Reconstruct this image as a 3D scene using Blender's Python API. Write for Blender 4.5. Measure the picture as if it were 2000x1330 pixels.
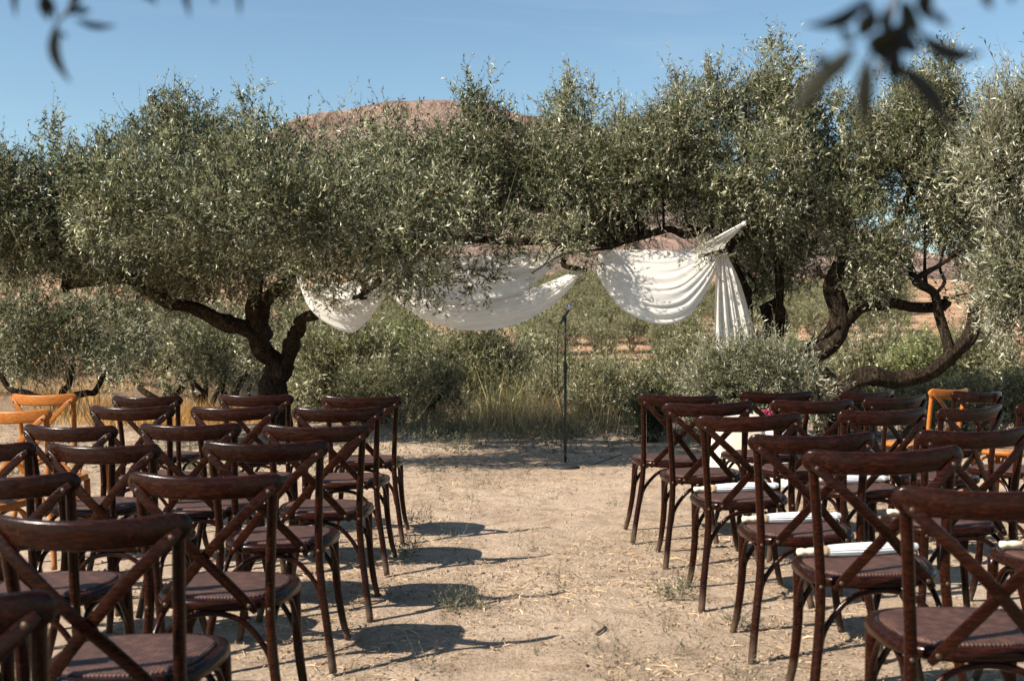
import bpy, math, numpy as np
from mathutils import Vector, Matrix
R = math.radians
sc = bpy.context.scene
for o in list(bpy.data.objects): bpy.data.objects.remove(o)

# ------------------------------------------------------------------ camera, sky, sun, exposure
F = 2150.0; CAMH = 1.317; HOR = 631.0
pitch = math.atan((665 - HOR) / F)
cam = bpy.data.cameras.new('camera'); camo = bpy.data.objects.new('camera', cam)
sc.collection.objects.link(camo); sc.camera = camo
cam.sensor_width = 36; cam.lens = 36 * F / 2000; cam.clip_end = 9000; cam.clip_start = 0.05
camo.location = (0, 0, CAMH); camo.rotation_euler = (math.pi / 2 - pitch, 0, 0)
cam.dof.use_dof = True; cam.dof.focus_distance = 8.5; cam.dof.aperture_fstop = 4.6

SUN = Vector((-.94, -.44, .88)).normalized()
EL = math.asin(SUN.z)
w = bpy.data.worlds.new('World'); sc.world = w; w.use_nodes = True
nt = w.node_tree; bg = nt.nodes['Background']
sky = nt.nodes.new('ShaderNodeTexSky'); sky.sky_type = 'NISHITA'; sky.sun_disc = False
sky.sun_elevation = EL; sky.sun_rotation = math.atan2(SUN.x, SUN.y) % (2 * math.pi)
sky.air_density = 1.0; sky.dust_density = 0.5; sky.ozone_density = 0.7; sky.altitude = 300
tcw = nt.nodes.new('ShaderNodeTexCoord'); mpw = nt.nodes.new('ShaderNodeMapping'); mpw.inputs['Scale'].default_value = (1.2, 3, 9); mpw.inputs['Rotation'].default_value = (0, .25, .3)
nzw = nt.nodes.new('ShaderNodeTexNoise'); nzw.inputs['Scale'].default_value = 1.6; nzw.inputs['Detail'].default_value = 7; nzw.inputs['Distortion'].default_value = .6
rpw = nt.nodes.new('ShaderNodeMapRange'); rpw.inputs[1].default_value = .58; rpw.inputs[2].default_value = .8; rpw.inputs[3].default_value = 0; rpw.inputs[4].default_value = .12
mxw = nt.nodes.new('ShaderNodeMix'); mxw.data_type = 'RGBA'; mxw.inputs[7].default_value = (6.5, 6.8, 7.2, 1)
nt.links.new(tcw.outputs['Generated'], mpw.inputs[0]); nt.links.new(mpw.outputs[0], nzw.inputs[0]); nt.links.new(nzw.outputs[0], rpw.inputs[0])
tnt = nt.nodes.new('ShaderNodeMix'); tnt.data_type = 'RGBA'; tnt.blend_type = 'MULTIPLY'; tnt.inputs[0].default_value = 1; tnt.inputs[7].default_value = (.96, 1.07, 1.05, 1)
nt.links.new(sky.outputs[0], tnt.inputs[6]); nt.links.new(rpw.outputs[0], mxw.inputs[0]); nt.links.new(tnt.outputs[2], mxw.inputs[6]); nt.links.new(mxw.outputs[2], bg.inputs[0]); bg.inputs[1].default_value = 0.068
sun = bpy.data.lights.new('sun', 'SUN'); sun.energy = 5.0; sun.angle = R(.55); sun.color = (1, .915, .79)
suno = bpy.data.objects.new('sun', sun); sc.collection.objects.link(suno)
suno.rotation_euler = SUN.to_track_quat('Z', 'Y').to_euler(); suno.location = (-20, -10, 20)
sc.view_settings.view_transform = 'Standard'; sc.view_settings.look = 'None'
sc.view_settings.exposure = 1.06; sc.view_settings.gamma = 1
sc.cycles.use_denoising = True
sc.cycles.max_bounces = 8; sc.cycles.transparent_max_bounces = 12

CP, SP = math.cos(pitch), math.sin(pitch)
def P(px, py, d):
    """world point on the ray of photo pixel (px,py) at world y = d"""
    a = (px - 1000) / F; b = -(py - 665) / F
    x, y, z = a, CP + b * SP, -SP + b * CP
    s = d / y
    return Vector((x * s, d, CAMH + z * s))

# ------------------------------------------------------------------ helpers
rng = np.random.default_rng(7)
def link(o, parent=None):
    sc.collection.objects.link(o)
    if parent is not None: o.parent = parent
    return o
def tag(o, label=None, cat=None, group=None, kind=None):
    if label: o['label'] = label
    if cat: o['category'] = cat
    if group: o['group'] = group
    if kind: o['kind'] = kind
    return o
def empty(name, loc, label, cat, group=None):
    o = bpy.data.objects.new(name, None); link(o); o.location = loc; o.empty_display_size = .1
    return tag(o, label, cat, group)
class MB:
    def __init__(s): s.v = []; s.f = []; s.m = []
    def add(s, v, f, m=0):
        n = len(s.v); s.v += [tuple(p) for p in v]
        s.f += [tuple(i + n for i in q) for q in f]; s.m += [m] * len(f)
    def mesh(s, name, mats, smooth=True):
        me = bpy.data.meshes.new(name); me.from_pydata(s.v, [], s.f)
        for m in (mats if isinstance(mats, (list, tuple)) else [mats]): me.materials.append(m)
        me.polygons.foreach_set('material_index', s.m)
        me.polygons.foreach_set('use_smooth', [smooth] * len(s.f)); me.update()
        return me
    def build(s, name, mats, parent=None, smooth=True):
        return link(bpy.data.objects.new(name, s.mesh(name, mats, smooth)), parent)
def sweep(mb, pts, sec, up=(0, 0, 1), caps=True, m=0):
    """sec(i,t) -> list of (side, up) coordinates"""
    pts = [Vector(p) for p in pts]; up = Vector(up); n = len(pts); V = []; k = None
    for i, p in enumerate(pts):
        T = (pts[min(i + 1, n - 1)] - pts[max(i - 1, 0)]).normalized()
        S = T.cross(up)
        if S.length < 1e-4: S = T.cross(Vector((.3, 1, .2)))
        S.normalize(); U = S.cross(T)
        if k is not None and pS.dot(S) < -.2 and False: S = -S; U = -U
        pS = S
        q = sec(i, i / (n - 1)); k = len(q)
        V += [p + S * a + U * b for a, b in q]
    Fc = []
    for i in range(n - 1):
        for j in range(k):
            a = i * k + j; b = i * k + (j + 1) % k
            Fc.append((a, b, b + k, a + k))
    if caps:
        Fc.append(tuple(range(k))[::-1]); Fc.append(tuple(range((n - 1) * k, n * k)))
    mb.add(V, Fc, m)
def circ(r, k=10, sq=1): return [(r * math.cos(2 * math.pi * j / k), r * sq * math.sin(2 * math.pi * j / k)) for j in range(k)]
def rrect(a, b, k=16, e=4):
    out = []
    for j in range(k):
        t = 2 * math.pi * (j + .5) / k; c, s = math.cos(t), math.sin(t)
        out.append((a * math.copysign(abs(c) ** (2 / e), c), b * math.copysign(abs(s) ** (2 / e), s)))
    return out
def rbox(a, b, c):
    c = min(c, a * .7, b * .7); d = c * .3
    return [(a, -b + c), (a, b - c), (a - d, b - d), (a - c, b), (-a + c, b), (-a + d, b - d), (-a, b - c), (-a, -b + c), (-a + d, -b + d), (-a + c, -b), (a - c, -b), (a - d, -b + d)]
def spline(ctrl, n):
    """Catmull-Rom through control points"""
    c = [np.array(p, float) for p in ctrl]; c = [2 * c[0] - c[1]] + c + [2 * c[-1] - c[-2]]
    out = []; m = len(c) - 3
    for i in range(n):
        t = i / (n - 1) * m; k = min(int(t), m - 1); u = t - k
        p0, p1, p2, p3 = c[k:k + 4]
        out.append(.5 * (2 * p1 + (p2 - p0) * u + (2 * p0 - 5 * p1 + 4 * p2 - p3) * u * u + (3 * p1 - p0 - 3 * p2 + p3) * u ** 3))
    return out
def tube(mb, ctrl, r, n=12, k=10, m=0, taper=None):
    pts = spline(ctrl, n)
    rr = (lambda t: r) if taper is None else (lambda t: taper[0] + (taper[1] - taper[0]) * t)
    up = (0, 0, 1)
    d = np.abs(pts[-1] - pts[0]); 
    if d[2] > d[0] + d[1]: up = (.1, 1, .05)
    sweep(mb, pts, lambda i, t: circ(rr(t), k), up, m=m)
def lathe(mb, prof, k=20, org=(0, 0, 0), axis='z', m=0):
    V = []; o = Vector(org)
    for (r, z) in prof:
        for j in range(k):
            t = 2 * math.pi * j / k; p = Vector((r * math.cos(t), r * math.sin(t), z))
            if axis == 'x': p = Vector((z, p.x, p.y))
            V.append(o + p)
    n = len(prof); Fc = []
    for i in range(n - 1):
        for j in range(k):
            a = i * k + j; b = i * k + (j + 1) % k; Fc.append((a, b, b + k, a + k))
    Fc.append(tuple(range(k))[::-1]); Fc.append(tuple(range((n - 1) * k, n * k)))
    mb.add(V, Fc, m)
def box(mb, c, h, m=0):
    x, y, z = c; a, b, d = h
    V = [(x + i * a, y + j * b, z + k * d) for k in (-1, 1) for j in (-1, 1) for i in (-1, 1)]
    mb.add(V, [(0, 2, 3, 1), (4, 5, 7, 6), (0, 1, 5, 4), (2, 6, 7, 3), (0, 4, 6, 2), (1, 3, 7, 5)], m)
def npmesh(name, V, Fq, mats, tone=None, midx=None, smooth=False):
    """fast mesh from numpy; Fq (n,k)"""
    me = bpy.data.meshes.new(name); n, k = Fq.shape
    me.vertices.add(len(V)); me.vertices.foreach_set('co', np.ascontiguousarray(V, dtype=np.float32).ravel())
    me.loops.add(n * k); me.loops.foreach_set('vertex_index', Fq.astype(np.int32).ravel())
    me.polygons.add(n); me.polygons.foreach_set('loop_start', np.arange(0, n * k, k, dtype=np.int32))
    for m in mats: me.materials.append(m)
    if midx is not None: me.polygons.foreach_set('material_index', midx.astype(np.int32))
    me.polygons.foreach_set('use_smooth', np.full(n, smooth))
    if tone is not None:
        a = me.attributes.new('tone', 'FLOAT', 'FACE'); a.data.foreach_set('value', tone.astype(np.float32))
    me.update(calc_edges=True); return me
def h2(ix, iy, s=0):
    h = (ix.astype(np.int64) * 374761393 + iy.astype(np.int64) * 668265263 + s * 2147483647) & 0xffffffff
    h = ((h ^ (h >> 13)) * 1274126177) & 0xffffffff
    return ((h ^ (h >> 16)) & 0xffff) / 65535.0
def vn(x, y, s=0):
    xi = np.floor(x); yi = np.floor(y); u = x - xi; v = y - yi
    u = u * u * (3 - 2 * u); v = v * v * (3 - 2 * v)
    a = h2(xi, yi, s); b = h2(xi + 1, yi, s); c = h2(xi, yi + 1, s); d = h2(xi + 1, yi + 1, s)
    return (a * (1 - u) + b * u) * (1 - v) + (c * (1 - u) + d * u) * v - .5
def fbm(x, y, o=4, s=0):
    r = 0; a = 1
    for i in range(o): r = r + a * vn(x, y, s + i); x = x * 2.03 + 5; y = y * 2.03 + 3; a *= .5
    return r

# ------------------------------------------------------------------ materials
def mat(name, col=(.5, .5, .5), rough=.6, spec=.5):
    m = bpy.data.materials.new(name); m.use_nodes = True
    b = m.node_tree.nodes['Principled BSDF']
    b.inputs['Base Color'].default_value = (*col, 1); b.inputs['Roughness'].default_value = rough
    b.inputs['Specular IOR Level'].default_value = spec
    return m
def N(m, t, **k):
    n = m.node_tree.nodes.new(t)
    for a, b in k.items():
        if a in n.inputs: n.inputs[a].default_value = b
        else: setattr(n, a, b)
    return n
def L(m, a, b): m.node_tree.links.new(a, b)
def ramp(m, fac, stops):
    r = N(m, 'ShaderNodeValToRGB'); e = r.color_ramp.elements
    while len(e) > 1: e.remove(e[-1])
    e[0].position = stops[0][0]; e[0].color = (*stops[0][1], 1)
    for p, c in stops[1:]:
        q = e.new(p); q.color = (*c, 1)
    L(m, fac, r.inputs[0]); return r.outputs[0]
def noise(m, scale, detail=4, rough=.55, coord=None, vec=None, dist=0):
    n = N(m, 'ShaderNodeTexNoise', Scale=scale, Detail=detail, Roughness=rough, Distortion=dist)
    if vec is not None: L(m, vec, n.inputs['Vector'])
    return n.outputs[0]
def mapping(m, out, scale=(1, 1, 1), rot=(0, 0, 0)):
    mp = N(m, 'ShaderNodeMapping'); mp.inputs['Scale'].default_value = scale; mp.inputs['Rotation'].default_value = rot
    L(m, out, mp.inputs['Vector']); return mp.outputs[0]
def mix(m, f, a, b, mode='MIX'):
    n = N(m, 'ShaderNodeMix', data_type='RGBA', blend_type=mode)
    for s, v in ((0, f), (6, a), (7, b)):
        if isinstance(v, (int, float)): n.inputs[s].default_value = v
        elif isinstance(v, tuple): n.inputs[s].default_value = (*v, 1)
        else: L(m, v, n.inputs[s])
    return n.outputs[2]
def math_(m, op, a, b=0.0, c=0.0):
    n = N(m, 'ShaderNodeMath', operation=op)
    for s, v in enumerate((a, b, c)):
        if isinstance(v, (int, float)): n.inputs[s].default_value = v
        else: L(m, v, n.inputs[s])
    return n.outputs[0]
def bump(m, h, strength=.4, dist=.01):
    n = N(m, 'ShaderNodeBump', Strength=strength, Distance=dist); L(m, h, n.inputs['Height']); return n.outputs[0]
BS = lambda m: m.node_tree.nodes['Principled BSDF']

def wood(name, c0, c1, c2, rough, worn=.0):
    m = mat(name, c1, rough); tc = N(m, 'ShaderNodeTexCoord').outputs['Object']
    oi = N(m, 'ShaderNodeObjectInfo')
    ad = N(m, 'ShaderNodeVectorMath', operation='ADD'); L(m, tc, ad.inputs[0])
    cb = N(m, 'ShaderNodeCombineXYZ'); L(m, math_(m, 'MULTIPLY', oi.outputs['Random'], 9.0), cb.inputs[0]); L(m, cb.outputs[0], ad.inputs[1])
    v = mapping(m, ad.outputs[0], (9, 60, 60))
    n = noise(m, 2.2, 5, .6, vec=v, dist=1.2)
    c = ramp(m, n, [(.3, c0), (.5, c1), (.72, c2)])
    if worn:
        n2 = noise(m, 14, 5, .7, vec=ad.outputs[0])
        c = mix(m, ramp(m, n2, [(.62, (0, 0, 0)), (.8, (worn,) * 3)]), c, (.30, .16, .09))
    hs = N(m, 'ShaderNodeHueSaturation'); L(m, c, hs.inputs['Color'])
    L(m, math_(m, 'ADD', math_(m, 'MULTIPLY', oi.outputs['Random'], .45), .8), hs.inputs['Value'])
    sp = N(m, 'ShaderNodeSeparateXYZ'); L(m, tc, sp.inputs[0])
    dz = math_(m, 'ADD', sp.outputs[2], math_(m, 'MULTIPLY', noise(m, 18, 5, .7, vec=ad.outputs[0]), .16))
    L(m, mix(m, ramp(m, dz, [(.07, (.5, .5, .5)), (.2, (0, 0, 0))]), hs.outputs[0], (.20, .145, .10)), BS(m).inputs['Base Color'])
    L(m, math_(m, 'ADD', math_(m, 'MULTIPLY', n, .25), rough - .12), BS(m).inputs['Roughness'])
    L(m, bump(m, n, .12, .002), BS(m).inputs['Normal']); BS(m).inputs['Specular IOR Level'].default_value = .17
    return m
M_wood = wood('dark_wood', (.005, .0014, .0008), (.013, .0034, .0017), (.040, .0105, .0045), .21, .06)
M_orange = wood('honey_wood', (.18, .055, .011), (.31, .103, .02), (.43, .17, .042), .34)
def cane(name, a, b):
    m = mat(name, a, .65); tc = N(m, 'ShaderNodeTexCoord').outputs['Object']
    w1 = N(m, 'ShaderNodeTexWave', wave_type='BANDS', bands_direction='X', Scale=30.0, Distortion=.8); L(m, tc, w1.inputs[0])
    w2 = N(m, 'ShaderNodeTexWave', wave_type='BANDS', bands_direction='Y', Scale=30.0, Distortion=.8); L(m, tc, w2.inputs[0])
    h = math_(m, 'MULTIPLY', w1.outputs[1], w2.outputs[1])
    n = noise(m, 30, 4, .7, vec=tc)
    c = mix(m, h, tuple(x * .2 for x in a), a)
    c = mix(m, ramp(m, n, [(.45, (0, 0, 0)), (.8, (.7, .7, .7))]), c, b)
    L(m, c, BS(m).inputs['Base Color']); L(m, bump(m, h, .8, .003), BS(m).inputs['Normal'])
    return m
M_cane = cane('dark_cane', (.11, .043, .029), (.17, .075, .048))
M_canel = cane('light_cane', (.48, .25, .10), (.55, .34, .18))
M_metal = mat('rivet_metal', (.075, .045, .03), .45); BS(M_metal).inputs['Metallic'].default_value = .5

def leafmat(name, front, back, trans=.14, hue=None, gloss=.36):
    m = mat(name, front, gloss, .38); b = BS(m)
    g = N(m, 'ShaderNodeNewGeometry'); at = N(m, 'ShaderNodeAttribute', attribute_name='tone')
    c = mix(m, g.outputs['Backfacing'], front, back)
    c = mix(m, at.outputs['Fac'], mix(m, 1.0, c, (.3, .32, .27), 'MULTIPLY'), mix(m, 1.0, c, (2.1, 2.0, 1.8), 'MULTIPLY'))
    if hue: 
        r = math_(m, 'GREATER_THAN', at.outputs['Fac'], .985); c = mix(m, r, c, hue)
    L(m, c, b.inputs['Base Color'])
    t = N(m, 'ShaderNodeBsdfTranslucent'); L(m, mix(m, 1.0, c, (1.1, 1.25, .75), 'MULTIPLY'), t.inputs[0])
    ms = N(m, 'ShaderNodeMixShader', Fac=trans); L(m, b.outputs[0], ms.inputs[1]); L(m, t.outputs[0], ms.inputs[2])
    L(m, ms.outputs[0], m.node_tree.nodes['Material Output'].inputs[0]); return m
M_leaf = leafmat('olive_leaf', (.035, .043, .0175), (.285, .295, .21), hue=(.28, .12, .05))
M_leafb = leafmat('olive_leaf_pale', (.085, .09, .055), (.36, .37, .31), hue=(.25, .2, .1))
M_leafs = leafmat('shrub_leaf', (.085, .092, .045), (.34, .335, .24), hue=(.3, .2, .08))
M_leafg = leafmat('fresh_shrub_leaf', (.085, .105, .038), (.30, .32, .17), hue=(.3, .2, .08))
M_leafd = leafmat('dark_shrub_leaf', (.02, .035, .012), (.05, .07, .03))
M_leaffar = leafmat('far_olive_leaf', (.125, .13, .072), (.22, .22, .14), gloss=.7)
M_weed = leafmat('weed_leaf', (.075, .082, .05), (.14, .145, .10), gloss=.6)
M_dry = leafmat('dry_grass_blade', (.42, .295, .18), (.42, .30, .19), gloss=.7, trans=.3)
M_dryo = leafmat('golden_grass_blade', (.40, .225, .09), (.40, .235, .10), gloss=.7, trans=.3)
M_drygreen = leafmat('green_grass_blade', (.15, .16, .065), (.17, .17, .08), gloss=.6, trans=.3)
M_straw = leafmat('straw', (.42, .31, .20), (.42, .31, .21), gloss=.7, trans=.1)
M_leafm = leafmat('olive_leaf_silver', (.058, .067, .032), (.365, .37, .285), hue=(.28, .14, .06))
M_twig = mat('twig_bark', (.16, .12, .085), .8)

M_bark = mat('olive_bark', (.06, .045, .03), .9, .1)
m = M_bark; tc = N(m, 'ShaderNodeTexCoord').outputs['Object']
n1 = noise(m, 9, 8, .7, vec=mapping(m, tc, (2.6, 2.6, .8)), dist=1.5); n2 = noise(m, 4, 5, .6, vec=tc)
c = ramp(m, n1, [(.36, (.009, .006, .004)), (.5, (.042, .029, .019)), (.66, (.12, .086, .057))])
c = mix(m, ramp(m, n2, [(.62, (0, 0, 0)), (.72, (.45, .45, .45))]), c, (.12, .09, .03))
L(m, c, BS(m).inputs['Base Color']); L(m, bump(m, n1, 1.0, .12), BS(m).inputs['Normal'])
M_seed = mat('seed_head', (.24, .11, .04), .9)
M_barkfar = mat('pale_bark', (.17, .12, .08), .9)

# ground soil
M_soil = mat('dry_soil', (.4, .3, .2), .95, .15)
m = M_soil; pos = N(m, 'ShaderNodeNewGeometry').outputs['Position']
sep = N(m, 'ShaderNodeSeparateXYZ'); L(m, pos, sep.inputs[0])
nb = noise(m, .55, 6, .6, vec=pos, dist=.6); nm = noise(m, 6, 6, .65, vec=pos); nf = noise(m, 60, 5, .75, vec=pos); nff = noise(m, 260, 3, .7, vec=pos)
c = ramp(m, nb, [(.32, (.40, .30, .22)), (.5, (.49, .375, .28)), (.66, (.56, .44, .335))])
c = mix(m, .85, c, ramp(m, nm, [(.34, (.70, .64, .58)), (.5, (1, 1, 1)), (.66, (1.14, 1.11, 1.06))]), 'MULTIPLY')
c = mix(m, .8, c, ramp(m, nf, [(.34, (.45, .40, .36)), (.5, (1, 1, 1)), (.75, (1.22, 1.18, 1.12))]), 'MULTIPLY')
dryp = noise(m, .16, 5, .7, vec=pos, dist=1.2)
nb3 = ramp(m, dryp, [(.42, (0, 0, 0)), (.6, (1, 1, 1))])
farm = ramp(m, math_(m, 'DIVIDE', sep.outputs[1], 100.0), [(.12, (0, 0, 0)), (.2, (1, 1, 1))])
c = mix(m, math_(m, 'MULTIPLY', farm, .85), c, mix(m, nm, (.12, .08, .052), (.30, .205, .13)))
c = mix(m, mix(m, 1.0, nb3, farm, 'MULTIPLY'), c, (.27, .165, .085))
farm2 = ramp(m, math_(m, 'DIVIDE', sep.outputs[1], 400.0), [(.15, (0, 0, 0)), (.3, (1, 1, 1))])
st = noise(m, .07, 7, .7, vec=mapping(m, pos, (1, 2.8, 4)), dist=.8)
c = mix(m, farm2, c, ramp(m, st, [(.40, (.23, .125, .072)), (.5, (.31, .18, .105)), (.6, (.44, .30, .20))]))
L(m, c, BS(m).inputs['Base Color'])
hh = math_(m, 'ADD', math_(m, 'ADD', nm, math_(m, 'MULTIPLY', nf, .45)), math_(m, 'MULTIPLY', nff, .12))
L(m, bump(m, hh, 1.0, .05), BS(m).inputs['Normal'])

M_mtn = mat('mountain_rock', (.4, .28, .2), .95, .1)
m = M_mtn; pos = N(m, 'ShaderNodeNewGeometry').outputs['Position']
a = noise(m, .006, 9, .68, vec=pos, dist=1.0); b_ = noise(m, .09, 5, .7, vec=pos); v = N(m, 'ShaderNodeTexVoronoi', Scale=.11); L(m, pos, v.inputs[0])
c = ramp(m, a, [(.40, (.15, .098, .078)), (.5, (.21, .145, .118)), (.6, (.30, .225, .19))])
c = mix(m, .7, c, ramp(m, b_, [(.35, (.7, .68, .68)), (.6, (1.12, 1.1, 1.08))]), 'MULTIPLY')
c = mix(m, ramp(m, v.outputs[0], [(.12, (1, 1, 1)), (.34, (0, 0, 0))]), c, (.07, .072, .045))
gl = noise(m, .016, 6, .6, vec=mapping(m, pos, (1.6, .5, .5)), dist=2.5)
c = mix(m, .8, c, ramp(m, gl, [(.38, (.68, .64, .62)), (.5, (1, 1, 1)), (.62, (1.25, 1.2, 1.15))]), 'MULTIPLY')
L(m, c, BS(m).inputs['Base Color']); L(m, bump(m, gl, 1.0, 16), BS(m).inputs['Normal'])

M_cloth = mat('sheer_white_cloth', (.88, .80, .74), .6, .3)
m = M_cloth; b = BS(m)
tcl = N(m, 'ShaderNodeTexCoord').outputs['Object']
ncl = noise(m, 3, 6, .6, vec=mapping(m, tcl, (1, 1, 5)), dist=1.0)
vo = N(m, 'ShaderNodeTexVoronoi', Scale=7.0); L(m, tcl, vo.inputs[0])
dots = ramp(m, vo.outputs[0], [(.10, (1, 1, 1)), (.13, (0, 0, 0))])
cc = mix(m, math_(m, 'MULTIPLY', dots, .35), ramp(m, ncl, [(.35, (.86, .82, .76)), (.7, (.91, .89, .84))]), (.78, .71, .61))
L(m, cc, b.inputs['Base Color']); L(m, bump(m, ncl, .5, .02), b.inputs['Normal'])
tr = N(m, 'ShaderNodeBsdfTranslucent'); L(m, cc, tr.inputs[0])
tp = N(m, 'ShaderNodeBsdfTransparent')
m1 = N(m, 'ShaderNodeMixShader', Fac=.5); L(m, b.outputs[0], m1.inputs[1]); L(m, tr.outputs[0], m1.inputs[2])
m2 = N(m, 'ShaderNodeMixShader', Fac=.025); L(m, m1.outputs[0], m2.inputs[1]); L(m, tp.outputs[0], m2.inputs[2])
L(m, m2.outputs[0], m.node_tree.nodes['Material Output'].inputs[0])
M_black = mat('black_metal', (.012, .012, .013), .4)
M_rubber = mat('black_rubber', (.012, .012, .012), .7)
M_mesh = mat('mic_grille', (.35, .37, .40), .35); BS(M_mesh).inputs['Metallic'].default_value = .8
M_green = mat('green_ring', (.03, .35, .06), .5)
M_paper = mat('white_paper', (.80, .80, .82), .7)
M_ivory = mat('ivory_wood', (.72, .64, .48), .45)
M_cream = mat('cream_linen', (.70, .63, .50), .85)
m = M_cream; L(m, bump(m, noise(m, 25, 5, .6), .3, .01), BS(m).inputs['Normal'])
M_white = mat('white_linen', (.80, .80, .80), .8)
M_grape = mat('grape_skin', (.22, .015, .045), .25)
M_tan = mat('rib_tan', (.55, .36, .2), .7)

# ------------------------------------------------------------------ chair placement
RW = .2375; YE = -.235; CH = .88
CH_SPEC = []   # side,row,seat,xl,yl,xr,yr,d,yaw,kind,parasol
def C(side, row, seat, xl, yl, xr, yr, d, yaw, kind='dark', par=0): CH_SPEC.append((side, row, seat, xl, yl, xr, yr, d, yaw, kind, par))
C('l', 1, 1, 628, 770, 786, 771, 6.50, -1); C('l', 2, 1, 569, 793, 753, 791, 5.72, -2); C('l', 3, 1, 510, 825, 727, 827, 4.88, 0)
C('l', 4, 1, 395, 858, 644, 855, 4.14, -1); C('l', 5, 1, 253, 916, 555, 919, 3.35, -2); C('l', 6, 1, -14, 1000, 373, 993, 2.55, -2)
C('l', 7, 1, -425, 1150, 124, 1140, 1.88, -3)
C('l', 1, 2, 427, 767, 575, 768, 6.72, -7); C('l', 2, 2, 368, 792, 551, 788, 5.72, -6); C('l', 3, 2, 267, 824, 478, 822, 4.93, -6)
C('l', 4, 2, 88, 862, 321, 862, 4.3, -8); C('l', 5, 2, -132, 922, 164, 915, 3.4, -6); C('l', 6, 2, -510, 1002, -125, 1000, 2.6, -6)
C('l', 1, 3, 217, 771, 360, 770, 6.95, -9); C('l', 2, 3, 170, 790, 350, 789, 5.8, -8); C('l', 3, 3, 42, 825, 238, 828, 5.1, -10)
C('l', 4, 3, -157, 862, 79, 858, 4.3, -8)
C('l', 1, 4, 20, 767, 157, 766, 7.1, -12, 'orange'); C('l', 2, 4, -58, 798, 112, 796, 6.05, -12, 'orange'); C('l', 3, 4, -205, 826, -14, 826, 5.25, -12, 'orange')
C('r', 1, 1, 1243, 765, 1407, 770, 6.42, 2); C('r', 2, 1, 1293, 785, 1470, 779, 5.75, 0); C('r', 3, 1, 1356, 811, 1567, 799, 4.9, 1, 'dark', 1)
C('r', 4, 1, 1457, 845, 1710, 838, 4.13, 0, 'dark', 1); C('r', 5, 1, 1566, 876, 1876, 863, 3.32, -3, 'dark', 1); C('r', 6, 1, 1746, 943, 2135, 938, 2.6, -3)
C('r', 1, 2, 1441, 762, 1590, 761, 6.6, 10); C('r', 2, 2, 1503, 778, 1667, 777, 5.95, 9); C('r', 3, 2, 1632, 799, 1811, 793, 5.25, 14, 'dark', 1)
C('r', 4, 2, 1784, 837, 2012, 829, 4.35, 8, 'dark', 1); C('r', 5, 2, 2030, 864, 2325, 858, 3.45, 6, 'dark', 1)
C('r', 1, 3, 1629, 763, 1751, 760, 7.2, 26); C('r', 2, 3, 1675, 777, 1814, 766, 6.45, 24); C('r', 3, 3, 1815, 797, 1967, 786, 5.95, 24); C('r', 4, 3, 2008, 832, 2195, 826, 4.8, 14, 'dark', 1)
C('r', 1, 4, 1845, 760, 1966, 764, 7.4, 26); C('r', 2, 4, 1969, 787, 2110, 783, 6.3, 24)
C('r', 1, 5, 1798, 757, 1903, 757, 7.9, 36, 'orange'); C('r', 1, 6, 1988, 762, 2093, 760, 7.3, 42, 'orange')
PL = []
for s in CH_SPEC:
    side, row, seat, xl, yl, xr, yr, d, yaw, kind, par = s
    q = R(yaw); a = P(xl, yl, d - RW * math.sin(q)); b = P(xr, yr, d + RW * math.sin(q))
    mid = (a + b) / 2; roll = math.atan2(b.z - a.z, (b - a).to_2d().length); roll = max(-R(2.6), min(R(2.6), roll)) * .85
    rot = Matrix.Rotation(q, 3, 'Z') @ Matrix.Rotation(-roll, 3, 'Y')
    org = mid - rot @ Vector((0, YE, CH))
    PL.append((org, rot, s))
GC = np.array([[o.x, o.y, o.z] for o, r, s in PL] + [[.484, 10.0, 0.0]])   # the microphone stand also stands on trodden flat soil

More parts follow.
